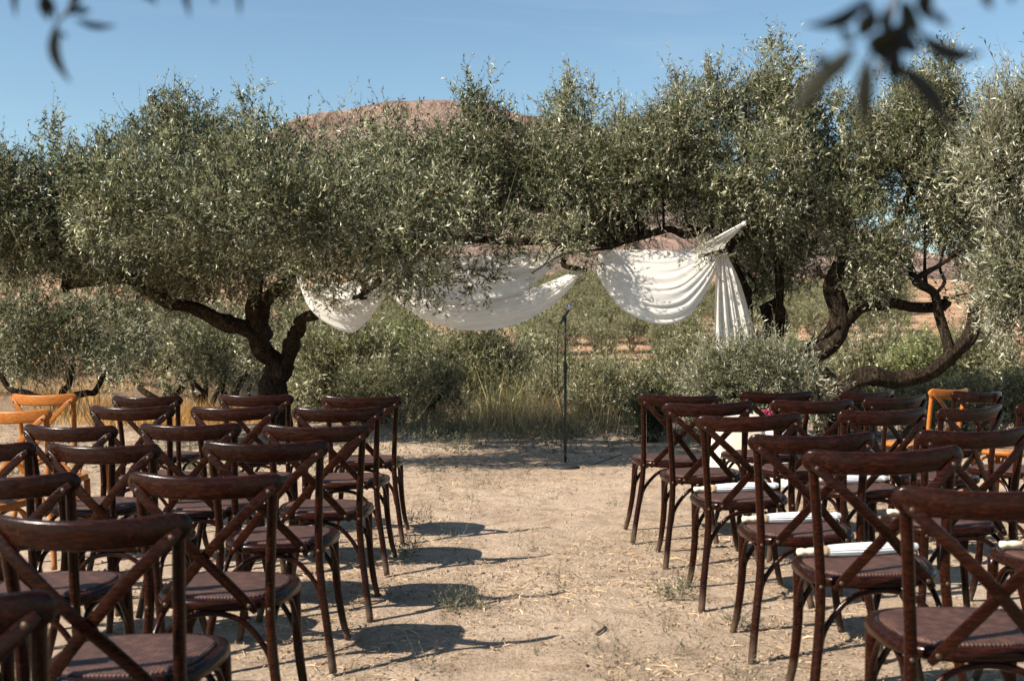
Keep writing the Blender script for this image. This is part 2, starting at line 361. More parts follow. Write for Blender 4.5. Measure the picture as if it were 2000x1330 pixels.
# ------------------------------------------------------------------ terrain
def sstep(a, b, x):
    t = np.clip((x - a) / (b - a), 0, 1); return t * t * (3 - 2 * t)
SILX = np.array([-1500, -600, 0, 200, 350, 440, 540, 600, 700, 800, 870, 950, 1000, 1100, 1250, 1330, 1500, 1700, 1830, 1900, 2000, 2500, 3500])
SILY = np.array([560, 560, 520, 430, 340, 290, 245, 222, 203, 196, 198, 212, 222, 240, 262, 300, 380, 470, 522, 552, 575, 585, 590])
def terrain(x, y, fine=True):
    x = np.asarray(x, float); y = np.asarray(y, float)
    base_y = [0, 14.5, 22, 34, 60, 95, 120, 160, 200, 260, 330, 420, 600, 900]
    base_z = [0, 0, -1.1, -3.2, -4.8, -3.6, -2.2, 1.6, 5.4, 10, 16, 23, 34, 45]
    B = np.interp(y, base_y, base_z)
    flat = np.interp(y, [0, 60, 120, 200, 330, 420, 600, 900], [0, -.3, .5, 5, 16, 23, 34, 45])
    s = sstep(-4.5, 1.0, x + .19 * y)
    z = B * s + flat * (1 - s)
    z = z * (1 - .42 * sstep(60, 260, x) * sstep(200, 400, y))
    t = np.clip((y - 300) / 900, 0, 1.15)
    S = np.maximum(0, (631 - np.interp(1000 + F * x / 1200, SILX, SILY)) / F * 1200 - 45 * (1 - .42 * sstep(60, 260, x)))
    z = z + S * np.where(t < 1, t ** 2.6, np.maximum(0, 1 - (t - 1) * 4))
    # chair levels
    wsum = np.full(np.shape(x), .03); zs = np.zeros(np.shape(x))
    for gx, gy, gz in GC:
        g = np.exp(-((x - gx) ** 2 + (y - gy) ** 2) / (2 * .38 ** 2)); wsum += g; zs += g * gz
    z = z + zs / wsum
    if fine:
        far = np.clip(y / 14, .6, 30); prx = 1 - .9 * np.clip((wsum - .03) * 1.3, 0, 1)
        z = z + prx * fbm(x * .9, y * .9, 3, 5) * .02 * np.minimum(far, 3) + prx * np.where(y < 16, fbm(x * 6, y * 6, 4, 9) * .026 + np.maximum(0, fbm(x * 2.6, y * 2.6, 2, 41)) * .03, 0)
        z = z + np.where(y > 300, fbm(x / 90, y / 90, 5, 3) * 13 * np.clip((y - 300) / 400, 0, 1), 0)
    return z
def Z(x, y): return float(terrain(np.array([x]), np.array([y]))[0])
def grid(xs, ys, name, mat_):
    X, Y = np.meshgrid(xs, ys); Zz = terrain(X, Y); V = np.stack([X.ravel(), Y.ravel(), Zz.ravel()], 1)
    nx, ny = len(xs), len(ys); i = np.arange(nx - 1)[None, :] + nx * np.arange(ny - 1)[:, None]
    i = i.ravel(); Q = np.stack([i, i + 1, i + 1 + nx, i + nx], 1)
    me = npmesh(name, V, Q, [mat_], smooth=True); o = link(bpy.data.objects.new(name, me)); o['kind'] = 'structure'; return o
gx = np.arange(-4.2, 4.2, .05); ex = 4.2 + np.cumsum(.06 * 1.09 ** np.arange(90)); ex = ex[ex < 1400]
xs = np.concatenate([-ex[::-1], gx, ex])
ys = np.concatenate([-60 + np.arange(0, 60, 4), np.arange(0, 2, .25), np.arange(2, 14, .05), 14 + np.cumsum(.05 * 1.05 ** np.arange(125))]); ys = ys[ys < 330]
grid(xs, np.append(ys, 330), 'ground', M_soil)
grid(np.arange(-1300, 1300, 14.), np.concatenate([np.arange(322, 1320, 8.)]), 'mountain', M_mtn)
bpy.data.objects['mountain'].location.z = -.3

# ------------------------------------------------------------------ foliage generator
def foliage(lobes, n, seed, ll=.055, lw=.0145, tl=(.12, .27), nl=14, up=.35, gap=.42, shoot=.22, droop=.5, shell=1.5, plume=0):
    """lobes: (centre Vector, radii). returns numpy V,F,tone,midx of leaves + twig ribbons"""
    g = np.random.default_rng(seed)
    if plume:
        zs_ = [l[0].z + l[1][2] for l in lobes]; ext = []
        for l in lobes:
            if l[1][0] < .3: continue
            for q in range(plume):
                a_ = g.uniform(0, 6.28); rr_ = g.uniform(0, .8); px_ = l[0].x + math.cos(a_) * rr_ * l[1][0]; py_ = l[0].y + math.sin(a_) * rr_ * l[1][1]
                pz_ = l[0].z + l[1][2] * math.sqrt(1 - rr_ * rr_); hgt = g.uniform(.08, .26)
                ext.append((Vector((px_, py_, pz_ + hgt * .45)), (g.uniform(.05, .1), g.uniform(.05, .1), hgt)))
        lobes = list(lobes) + ext
    c = np.array([l[0][:] for l in lobes]); r = np.array([l[1] for l in lobes], float)
    wt = np.maximum(r.prod(1) ** .72, .006 if plume else 0); wt /= wt.sum()
    n0 = int(n * 1.9); k = g.choice(len(lobes), n0, p=wt)
    d = g.normal(size=(n0, 3)); d /= np.linalg.norm(d, axis=1)[:, None]
    rad = g.random(n0) ** (1 / (shell + 1))
    p = c[k] + d * r[k] * rad[:, None]
    q = p * 2.3 + seed
    nz = np.sin(q[:, 0] * 1.7 + np.sin(q[:, 1] * 2.1)) * np.sin(q[:, 1] * 1.3 + q[:, 2] * 1.9) + .6 * np.sin(q[:, 2] * 4.1 + q[:, 0] * 3.3) * np.sin(q[:, 1] * 3.7)
    keep = nz + g.normal(size=n0) * .35 > -gap
    p, d, rad = p[keep][:n], d[keep][:n], rad[keep][:n]; n = len(p)
    out = d / np.linalg.norm(d, axis=1)[:, None]
    dirv = out * .5 + g.normal(size=(n, 3)) * .55
    top = out[:, 2] > .15
    dirv[:, 2] += np.where(out[:, 2] > -.35, up, -droop)
    Lh = g.uniform(*tl, n); sh = top & (g.random(n) < shoot)
    Lh = np.where(sh, Lh * 1.5, Lh); dirv[:, 2] += np.where(sh, .9, 0)
    dirv /= np.linalg.norm(dirv, axis=1)[:, None]
    bend = g.normal(size=(n, 3)) * .12; bend[:, 2] += np.where(out[:, 2] < -.35, -.25, .12); bend *= Lh[:, None]
    a = np.cross(dirv, g.normal(size=(n, 3))); a /= np.linalg.norm(a, axis=1)[:, None]; b = np.cross(dirv, a)
    t = (np.arange(nl) + .6) / nl; T = np.tile(t, (n, 1)) + g.uniform(-.03, .03, (n, nl))
    base = p[:, None] + dirv[:, None] * (Lh[:, None] * T)[..., None] + bend[:, None] * (T ** 2)[..., None]
    ph = np.arange(nl)[None] * 2.0 + (np.arange(nl)[None] % 2) * 3.14 + g.uniform(0, 6.28, (n, 1)) + g.normal(size=(n, nl)) * .35
    rv = a[:, None] * np.cos(ph)[..., None] + b[:, None] * np.sin(ph)[..., None]
    an = g.uniform(.4, 1.35, (n, nl))[..., None]
    ld = dirv[:, None] * np.cos(an) + rv * np.sin(an); ld[..., 2] += .06
    ld /= np.linalg.norm(ld, axis=2)[..., None]
    sd = np.cross(ld, dirv[:, None] + g.normal(size=(n, nl, 3)) * .45); sd /= np.linalg.norm(sd, axis=2)[..., None] + 1e-6
    nn = np.cross(sd, ld)
    sz = g.uniform(.5, 1.35, (n, nl)) * (1.05 - .35 * T); l = (ll * sz)[..., None]; wd = (lw * sz * g.uniform(.75, 1.15, (n, nl)))[..., None]
    v0 = base; v1 = base + ld * l * .45 + sd * wd * .5 + nn * l * .05; v2 = base + ld * l - nn * l * .05; v3 = base + ld * l * .45 - sd * wd * .5 + nn * l * .05
    V = np.stack([v0, v1, v2, v3], 2).reshape(-1, 3); m_ = n * nl
    Fq = np.arange(m_ * 4).reshape(-1, 4)
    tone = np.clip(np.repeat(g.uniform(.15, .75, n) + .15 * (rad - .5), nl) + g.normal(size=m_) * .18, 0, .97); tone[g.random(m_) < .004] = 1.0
    # twig ribbons (2 quads)
    e = p + dirv * Lh[:, None] + bend; mdl = p + dirv * Lh[:, None] * .5 + bend * .25
    w_ = a * .0016 * (ll / .055)
    TV = np.stack([p - w_, p + w_, mdl + w_, mdl - w_, e + w_ * .4, e - w_ * .4], 1).reshape(-1, 3)
    i = np.arange(n)[:, None] * 6 + len(V)
    TF = np.concatenate([i + [0, 1, 2, 3], i + [3, 2, 4, 5]])
    V = np.concatenate([V, TV]); Fq = np.concatenate([Fq, TF]); tone = np.concatenate([tone, np.full(len(TF), .5)])
    mi = np.concatenate([np.zeros(m_, int), np.ones(len(TF), int)])
    return V, Fq, tone, mi
def crown(parent, lobes, n, seed, mat_=None, name='crown', **k):
    V, Fq, t, mi = foliage(lobes, n, seed, **k)
    if parent is not None: V = V - np.array(parent.location[:])
    me = npmesh(name, V, Fq, [mat_ or M_leaf, M_twig], t, mi)
    return link(bpy.data.objects.new(name, me), parent)
def limb(mb, ctrl, r0, r1, seed=0, n=None, k=12, kn=.16, org=Vector((0, 0, 0))):
    c = [Vector(p) - org for p in ctrl]; tot = sum((c[i + 1] - c[i]).length for i in range(len(c) - 1))
    n = n or max(8, int(tot / .04)); pts = spline(c, n); g = np.random.default_rng(seed)
    ph = g.uniform(0, 6.28, 6)
    for i, p in enumerate(pts):
        s = i / n * tot; p += (np.array([math.sin(s * 7 + ph[0]), math.sin(s * 6 + ph[1]), math.sin(s * 8 + ph[2])]) * .25 * min(r0, .12)) * min(1, i / 4)
    kk = [(g.uniform(0, tot), g.uniform(0, 6.28), g.uniform(.15, .42), g.uniform(.03, .08)) for _ in range(int(tot * 3) if r0 > .03 else 0)]
    if r0 > .08: k = 22
    def sec(i, t):
        s = t * tot; r = r0 + (r1 - r0) * t ** .8; r *= 1 + kn * .7 * math.sin(s * 5.1 + ph[3]) * math.sin(s * 11 + ph[4])
        if i < 3 and r0 > .1: r *= 1.32 - .1 * i
        out = []
        for j in range(k):
            a = 2 * math.pi * j / k
            q = 1 + kn * .8 * math.sin(3 * a + s * 3 + ph[5]) + kn * .5 * math.sin(5 * a - s * 4 + ph[1]) + kn * .38 * math.sin(9 * a + s * 5 + ph[2]) * (1 + math.sin(s * 17 + 4 * a)) * .5
            for ks, ka, kh, kw in kk:
                da = math.sin((a - ka) / 2) * 2 * r; q += kh * math.exp(-((s - ks) ** 2 + da * da) / (2 * (kw * (.5 + r * 4)) ** 2))
            out.append((r * q * math.cos(a), r * q * math.sin(a)))
        return out
    d = np.abs(pts[-1] - pts[0]); up = (.15, 1, .1) if d[2] > .6 * d[0] else (.1, .2, 1)
    sweep(mb, pts, sec, up)
def LB(px, py, d, rx, ry, rz): # lobe in pixels -> world
    s = d / F; return (P(px, py, d), (rx * s, rz, ry * s))

# ------------------------------------------------------------------ the two olive trees behind the drape
def tree(name, base, label, trunks, limbs, lobes, n, seed, mat_=None, cat='tree', group=None, auto=0, **k):
    t = empty(name, base, label, cat, group)
    mb = MB()
    for i, (c, r0, r1) in enumerate(trunks): limb(mb, c, r0, r1, seed + i, org=base)
    mb.build('trunk', M_bark, t)
    for i, (c, r0, r1) in enumerate(limbs):
        b2 = MB(); limb(b2, c, r0, r1, seed * 3 + i, org=base, k=9); b2.build('branch', M_bark, t)
    if auto:
        g = np.random.default_rng(seed); b2 = MB(); nodes = [Vector(p) for c_, a_, e_ in limbs for p in spline(c_, 14)[2:]]
        for l in lobes:
            for q in range(auto):
                tgt = l[0] + Vector(g.normal(size=3) * .45 * np.array(l[1])); st = min(nodes, key=lambda p: (p - tgt).length)
                mdp = (st + tgt) / 2 + Vector(g.normal(size=3) * .1)
                limb(b2, [st, mdp, tgt], .015, .005, seed + q, k=6, n=10, org=base)
        ob = b2.build('inner_branches', M_bark, t); ob['kind'] = 'stuff'
    crown(t, lobes, n, seed, mat_, **k); return t

def gp(px, d):
    p = P(px, HOR, d); return Vector((p.x, d, Z(p.x, d)))
b1 = gp(536, 13.2)
T1 = tree('olive_tree', b1, 'largest olive tree, its thick dark trunk forking just left of the drape',
    [([b1 + Vector((0, 0, -.1)), P(538, 770, 13.2), P(545, 715, 13.1)], .175, .135), ([P(545, 725, 13.1), P(525, 690, 12.9), P(505, 650, 12.7)], .13, .105), ([P(548, 728, 13.1), P(563, 690, 12.9), P(578, 650, 12.6)], .095, .075)],
    [([P(510, 660, 12.7), P(470, 640, 12.5), P(420, 622, 12.4), P(370, 600, 12.2), P(300, 575, 12), P(240, 545, 11.9), P(150, 525, 11.8), P(60, 490, 11.7), P(-40, 465, 11.6)], .10, .035),
     ([P(578, 655, 12.6), P(588, 632, 12.5), P(612, 612, 12.2), P(660, 570, 11.9), P(700, 540, 11.6), P(760, 500, 11.3), P(900, 470, 11.0), P(1080, 470, 10.9)], .078, .03),
     ([P(505, 655, 12.7), P(500, 600, 12.5), P(490, 520, 12.2), P(500, 420, 12), P(480, 330, 12)], .12, .03),
     ([P(505, 640, 12.7), P(540, 560, 12.4), P(620, 480, 12), P(700, 400, 11.8)], .08, .02),
     ([P(700, 545, 11.6), P(712, 560, 11.3), P(706, 580, 11.0)], .05, .035), ([P(690, 583, 11.05), P(722, 567, 10.9), P(745, 545, 10.9)], .018, .03),
     ([P(240, 545, 11.9), P(140, 556, 11.8), P(130, 560, 11.7), P(128, 535, 11.7)], .045, .05),
     ([P(1080, 470, 10.9), P(1105, 495, 10.9), P(1100, 520, 10.85), P(1145, 527, 10.8)], .035, .02)],
    [LB(500, 420, 12, 160, 150, 1.1), LB(370, 340, 12, 130, 110, .95), LB(330, 285, 12, 85, 65, .6), LB(300, 470, 11.8, 150, 110, 1.0), LB(200, 420, 11.8, 130, 95, .9), LB(190, 345, 11.8, 75, 55, .5),
     LB(90, 400, 11.6, 110, 80, .8), LB(60, 470, 11.5, 120, 75, .8), LB(-20, 400, 11.4, 90, 110, .8), LB(-40, 330, 11.4, 60, 60, .5), LB(100, 330, 11.7, 60, 45, .4),
     LB(500, 290, 12, 80, 70, .6), LB(600, 365, 11.9, 115, 80, .8), LB(700, 335, 11.8, 90, 65, .6), LB(800, 340, 11.6, 95, 65, .6), LB(690, 410, 10.4, 150, 90, .9), LB(820, 395, 9.8, 130, 72, .8), LB(765, 462, 9.6, 85, 42, .45), LB(330, 400, 9.3, 120, 75, .6), LB(470, 400, 9.4, 130, 85, .7), LB(600, 420, 9.5, 120, 75, .6), LB(220, 420, 9.4, 90, 60, .5), LB(10, 515, 11.3, 80, 50, .5), LB(880, 320, 11.5, 70, 60, .4), LB(60, 500, 12.8, 110, 32, .5), LB(-30, 500, 11.5, 60, 60, .6), LB(200, 500, 12.8, 90, 32, .5), LB(340, 530, 12.9, 90, 38, .5),
     LB(930, 300, 11.4, 80, 62, .6), LB(950, 250, 11.4, 60, 42, .4), LB(955, 370, 11.4, 85, 65, .5), LB(870, 400, 11.4, 90, 70, .5), LB(1010, 400, 11.5, 80, 72, .5), LB(640, 575, 10.7, 14, 30, .1), LB(830, 556, 10.2, 45, 26, .2), LB(930, 545, 10.2, 42, 18, .15), LB(650, 480, 10.6, 120, 65, .7), LB(790, 500, 9.6, 110, 55, .45), LB(880, 545, 9.5, 62, 28, .25), LB(250, 480, 11.6, 120, 60, .7), LB(440, 470, 11.7, 110, 70, .8), LB(605, 540, 11.0, 30, 36, .3),
     LB(430, 530, 12.7, 130, 55, .5), LB(560, 530, 12.5, 50, 50, .4), LB(985, 455, 10.9, 50, 40, .4), LB(800, 560, 10.4, 40, 30, .25), LB(340, 585, 12.8, 50, 30, .3)],
    18500, 11, gap=.34, ll=.061, lw=.0185, droop=.32, plume=4, auto=0)
b2 = gp(1495, 12.0)
T2 = tree('olive_tree', b2, 'olive tree with mossy forked trunk right behind the hanging end of the drape',
    [([b2 + Vector((0, 0, -.1)), P(1500, 740, 11.9), P(1498, 690, 11.8), P(1510, 640, 11.7), P(1500, 595, 11.7)], .2, .10), ([P(1490, 720, 11.8), P(1460, 640, 11.7), P(1450, 580, 11.6), P(1435, 520, 11.5)], .1, .06),
     ([P(1490, 710, 11.8), P(1478, 685, 11.6), P(1512, 630, 11.5), P(1520, 560, 11.4), P(1522, 480, 11.4)], .07, .035)],
    [([P(1435, 525, 11.5), P(1430, 480, 11.4), P(1465, 450, 11.2), P(1455, 400, 11.2), P(1460, 300, 11.2)], .06, .02),
     ([P(1450, 470, 11.4), P(1400, 440, 11.2), P(1340, 460, 11.2), P(1300, 448, 11.1), P(1240, 465, 11.1), P(1190, 485, 11.0)], .05, .03),
     ([P(1408, 498, 10.8), P(1416, 470, 10.9), P(1404, 445, 11.1)], .022, .03), ([P(1420, 495, 10.9), P(1440, 470, 11.0), P(1470, 440, 11.2)], .02, .03)],
    [LB(1460, 350, 11.3, 130, 120, .95), LB(1500, 235, 11.3, 90, 75, .5), LB(1520, 195, 11.3, 60, 50, .3), LB(1380, 240, 11.3, 85, 55, .5), LB(1320, 290, 11.3, 85, 75, .6), LB(1250, 350, 11.2, 90, 85, .7), LB(1100, 315, 11.3, 85, 75, .6),
     LB(1110, 255, 11.3, 65, 40, .3), LB(1180, 330, 11.2, 70, 80, .6), LB(1090, 390, 11.3, 85, 75, .5), LB(1190, 400, 11.4, 90, 65, .5), LB(1180, 335, 11.4, 80, 55, .5), LB(1030, 340, 11.5, 60, 45, .4), LB(1250, 410, 11.4, 80, 45, .5), LB(1110, 458, 10.7, 60, 28, .25), LB(1155, 490, 10.6, 38, 20, .16), LB(1055, 518, 10.5, 22, 20, .1),
     LB(1330, 385, 11.2, 110, 42, .6), LB(1480, 440, 11.4, 70, 60, .6), LB(1560, 420, 11.5, 70, 75, .6), LB(1520, 520, 11.7, 55, 40, .4), LB(1370, 495, 10.5, 16, 16, .1), LB(1480, 550, 11.7, 35, 30, .3), LB(1580, 500, 11.6, 40, 45, .4)],
    11500, 23, M_leafm, gap=.22, ll=.058, lw=.0165, plume=4, auto=2)
b3 = gp(1630, 11.2)
T3 = tree('olive_tree', b3, 'twisted olive tree on the right with one limb sweeping low behind the chairs',
    [([b3 + Vector((0, 0, -.1)), P(1620, 790, 11.2), P(1612, 750, 11.2), P(1585, 715, 11.2), P(1610, 670, 11.2), P(1640, 620, 11.1), P(1632, 560, 11.1), P(1640, 510, 11.1)], .17, .075),
     ([P(1616, 812, 11.0), P(1624, 785, 10.9), P(1650, 752, 10.8), P(1695, 727, 10.7), P(1750, 742, 10.7), P(1810, 735, 10.7), P(1850, 690, 10.7), P(1900, 645, 10.7), P(1915, 610, 10.8)], .10, .06)],
    [([P(1648, 630, 11.1), P(1680, 598, 11.0), P(1740, 592, 11.0), P(1785, 603, 11.0), P(1835, 598, 10.9), P(1846, 585, 10.85)], .065, .045),
     ([P(1853, 712, 10.7), P(1848, 670, 10.7), P(1838, 620, 10.8), P(1825, 570, 10.8), P(1785, 550, 10.8), P(1770, 510, 10.9), P(1735, 475, 10.9), P(1755, 420, 10.9), P(1775, 370, 10.9)], .06, .022),
     ([P(1788, 545, 10.8), P(1830, 520, 10.8), P(1880, 490, 10.9), P(1950, 450, 11)], .03, .012), ([P(1808, 560, 10.8), P(1806, 500, 10.9), P(1805, 440, 11)], .022, .01),
     ([P(1828, 575, 10.8), P(1845, 550, 10.8), P(1835, 520, 10.9), P(1850, 460, 11)], .022, .01), ([P(1640, 515, 11.1), P(1650, 470, 11.1), P(1640, 400, 11.1)], .05, .02),
     ([P(1640, 540, 11.1), P(1610, 540, 11), P(1595, 520, 11)], .03, .02)],
    [LB(1640, 330, 11.2, 95, 100, .7), LB(1620, 255, 11.2, 70, 55, .4), LB(1680, 420, 11.1, 80, 70, .6), LB(1700, 500, 11.0, 75, 50, .5), LB(1790, 250, 11.0, 80, 80, .6), LB(1800, 195, 11, 65, 48, .4), LB(1850, 330, 11, 80, 80, .6),
     LB(1760, 350, 11, 80, 80, .6), LB(1870, 245, 11, 50, 50, .4), LB(1900, 430, 11, 75, 60, .6), LB(1820, 420, 11, 70, 45, .5), LB(1930, 330, 11.1, 60, 100, .6), LB(1700, 560, 11.1, 45, 32, .35), LB(1940, 530, 11.1, 50, 60, .5), LB(1860, 585, 10.9, 28, 20, .2)],
    7800, 37, M_leafm, gap=.12, ll=.058, lw=.0165, plume=4, auto=2)
b4 = gp(2190, 7.6)
T4 = tree('olive_tree', b4, 'pale sunlit olive foliage reaching in at the right edge, closer than the other trees',
    [([b4 + Vector((0, 0, -.1)), P(2190, 700, 7.6), P(2150, 560, 7.5), P(2120, 470, 7.4)], .16, .08)],
    [([P(2120, 480, 7.4), P(2040, 420, 7.3), P(1960, 400, 7.2)], .05, .01), ([P(2130, 500, 7.4), P(2060, 540, 7.3), P(1990, 560, 7.2)], .05, .01), ([P(2120, 480, 7.4), P(2080, 350, 7.4), P(2050, 250, 7.4)], .05, .01)],
    [LB(1985, 285, 7.2, 70, 75, .28), LB(2060, 250, 7.4, 75, 90, .3), LB(1960, 345, 7.1, 85, 45, .28), LB(2050, 400, 7.3, 90, 80, .3), LB(2010, 540, 7.2, 75, 70, .28), LB(1960, 590, 7.3, 45, 25, .15), LB(2010, 450, 7.2, 70, 60, .25)],
    2700, 41, M_leafb, ll=.062, lw=.0135, tl=(.14, .3), nl=14, gap=.6, auto=1)

b5 = Vector((-3.3, -1.6, Z(-3.3, -1.6)))
V3 = Vector
tree('olive_tree', b5, 'olive tree whose branches overhang the seats from beside the viewpoint', 
    [([b5 + V3((0, 0, -.1)), b5 + V3((.1, .1, .7)), b5 + V3((.3, .1, 1.5))], .2, .13)],
    [([b5 + V3((.3, .1, 1.4)), V3((-2.4, -.6, 2.3)), V3((-1.0, -.2, 2.55)), V3((.1, -.1, 2.5))], .08, .02), ([b5 + V3((.3, .1, 1.4)), V3((-3.1, -.8, 2.3)), V3((-3.0, .4, 2.8))], .08, .03),
     ([b5 + V3((.3, .1, 1.4)), V3((-2.3, -2, 2.4)), V3((-.5, -2.2, 2.8)), V3((1.5, -1.8, 2.9))], .08, .02)],
    [(V3((-3.2, .55, 2.75)), (.75, .7, .5)), (V3((-3.6, -.6, 3.0)), (1.0, .9, .8)), (V3((-2.2, -.5, 3.0)), (.9, .6, .6)), (V3((-.9, -.7, 3.0)), (.9, .6, .5)), (V3((.4, -.8, 3.0)), (.9, .6, .5)), (V3((-1.8, -2.2, 3.2)), (1.5, 1.1, .8)),
     (V3((.6, -2.3, 3.2)), (1.4, 1.1, .7)), (V3((2.2, -1.8, 3.1)), (1.1, 1.0, .6)), (V3((-3.8, -2.2, 2.9)), (1.1, 1.0, .8)), (V3((1.6, -.8, 3.0)), (.7, .5, .4))],
    1700, 51, ll=.12, lw=.036, gap=.8)
# ------------------------------------------------------------------ olive shrubs and trees behind
def bush(name, label, px, d, wpx, ytop, ybot, n, seed, mat_=None, cat='shrub', group=None, stems=4, depth=None, lumps=7, **k):
    b = gp(px, d); g = np.random.default_rng(seed); t = empty(name, b, label, cat, group)
    cx = P(px, (ytop + ybot) / 2, d); s = d / F; hw = wpx / 2 * s; hh = (ybot - ytop) / 2 * s; dp = depth or hw * .7
    lobes = [(cx, (hw * .72, dp * .7, hh * .72))]
    for i in range(lumps):
        a = 2 * math.pi * (i + g.random()) / lumps; rr = g.uniform(.35, .6)
        lobes.append((cx + Vector((math.cos(a) * hw * .58, g.uniform(-.5, .5) * dp, math.sin(a) * hh * .55)), (hw * rr, dp * rr, hh * rr)))
    mb = MB()
    for i in range(stems):
        e = cx + Vector((g.uniform(-.7, .7) * hw, g.uniform(-.5, .5) * dp, g.uniform(-.2, .5) * hh)); md = b * .5 + e * .5 + Vector((g.normal() * .12, g.normal() * .1, -.1))
        limb(mb, [b + Vector((g.normal() * .06, g.normal() * .06, -.08)), md, e], .05 + .012 * d / 12, .012, seed + i, k=7, n=12, org=b)
    mb.build('stem', M_bark, t)
    crown(t, lobes, n, seed, mat_ or M_leafs, **k); return t
SH = [ # px, d, width, ytop, ybot, n, label
 (665, 15.5, 230, 600, 815, 1500, 'grey-green bush just right of the big trunk, under the left end of the drape'),
 (780, 17, 240, 590, 800, 1500, 'loose olive bush beneath the middle of the largest cloth swag'),
 (905, 16, 250, 605, 800, 1700, 'full olive bush under the right half of the largest cloth swag'),
 (1030, 17.5, 220, 625, 815, 1500, 'olive bush directly left of the microphone stand'),
 (1150, 17, 230, 668, 830, 1600, 'low bushy olive directly right of the microphone stand'),
 (1250, 15.2, 190, 690, 860, 1200, 'low dense bush at the front chair right of the aisle'),
 (1360, 16, 220, 630, 830, 1500, 'silvery bush below the swag on the right'),
 (1470, 18, 200, 610, 800, 1100, 'bush behind the hanging end of the drape'),
 (1580, 19, 190, 620, 800, 1100, 'bush seen between the two right trunks'),
 (1700, 18, 200, 605, 800, 1300, 'tall bush framed by the low sweeping limb'),
 (1800, 17, 180, 625, 810, 1200, 'bush behind the elbow of the low sweeping limb'),
 (1900, 18, 190, 600, 810, 1300, 'bush near the right edge behind the honey-coloured chair'),
 (2010, 17, 190, 610, 830, 1200, 'bush cut off by the right edge behind the last chairs')]
for i, (px, d, wpx, yt, yb, n, lab) in enumerate(SH):
    bush('olive_bush', lab, px, d, wpx, yt + 42, yb, int(n * .85), 100 + i, M_leafg if i % 3 == 1 else M_leafs, ll=.09, lw=.022, tl=(.15, .33), nl=13, up=.5, shoot=.4, gap=.75)
for px, d, w_, yt, lab in ((835, 14.0, 150, 712, 'small leafy bush right of the front left chair'), (1175, 14.2, 150, 722, 'small leafy bush just right of the microphone stand'), (1085, 14.8, 110, 728, 'small leafy bush behind the microphone stand'), (720, 14.2, 130, 715, 'small leafy bush behind the front left aisle chair')):
    bush('leafy_bush', lab, px, d, w_, yt, 832, 620, px, M_leafs, ll=.06, lw=.0155, tl=(.12, .3), nl=13, up=.5, gap=.8, shoot=.5, stems=3)
for px, w_, yt, lab in ((520, 210, 560, 'tall sage-green olive bush seen through the fork of the big left trunk'), (400, 190, 585, 'sage-green olive bush under the long left limb'), (640, 170, 575, 'olive bush rising behind the left end of the drape')):
    bush('olive_bush', lab, px, 21 + (px % 9) * .2, w_, yt, 735, 900, px, M_leafs, ll=.095, lw=.024, tl=(.15, .33), nl=13, up=.4, gap=.9, shoot=.3)
bush('dark_bush', 'small dark green bush at ground level by the front right chairs', 1262, 12.3, 75, 775, 868, 420, 140, M_leafd, ll=.045, lw=.014, tl=(.1, .2), nl=16, stems=3)
bush('olive_bush', 'bright leafy olive clump in front of the right trunks, above the white table', 1455, 10.3, 195, 680, 800, 2000, 141, M_leafb, ll=.062, lw=.013, tl=(.15, .32), nl=14, up=.15, droop=.2, gap=.8, depth=.5, shoot=.1)
bush('olive_bush', 'low silvery sprig of olive branches reaching right over the second front-row chair', 1572, 9.9, 60, 725, 785, 170, 142, M_leafb, ll=.062, lw=.013, tl=(.15, .32), nl=14, shoot=.1, up=.2, gap=.9, depth=.25, stems=3)

for px, w_, yt, lab in ((1665, 130, 752, 'low scrubby bush on the ground behind the second front-row chairs, right block'), (1780, 140, 748, 'low scrubby bush below the low sweeping limb'), (1890, 140, 745, 'low scrubby bush behind the upright honey-coloured chair'), (1990, 120, 745, 'low scrubby bush behind the honey-coloured chair at the right edge')):
    bush('scrub_bush', lab, px, 12.4 + (px % 7) * .1, w_, yt, 838, 620, px, M_leafs, ll=.06, lw=.015, tl=(.1, .25), nl=13, up=.3, gap=.9, shoot=.15, stems=2)
LT = [ # background trees on the left: px base, d, width px, crown top, crown bottom, n, lean, label
 (115, 17, 380, 545, 715, 2600, -60, 'bushy olive tree behind the honey-coloured chairs, at the far left'),
 (320, 20, 240, 575, 700, 1300, 20, 'olive tree with a split pale trunk left of the big tree'),
 (235, 27, 200, 570, 690, 900, -10, 'small shaded olive tree further back between the two left ones'),
 (430, 19, 220, 610, 715, 1300, 30, 'low olive tree under the long limb beside the big trunk'),
 (600, 17.5, 150, 640, 735, 700, 10, 'little olive tree close behind the big trunk on its right'),
 (30, 30, 200, 590, 690, 700, -20, 'distant olive tree by the left edge behind the bushy one'),
 (480, 30, 170, 600, 680, 600, 0, 'distant olive tree seen left of the big trunk'),
 (-60, 22, 220, 560, 715, 900, 10, 'olive tree cut off by the left edge')]
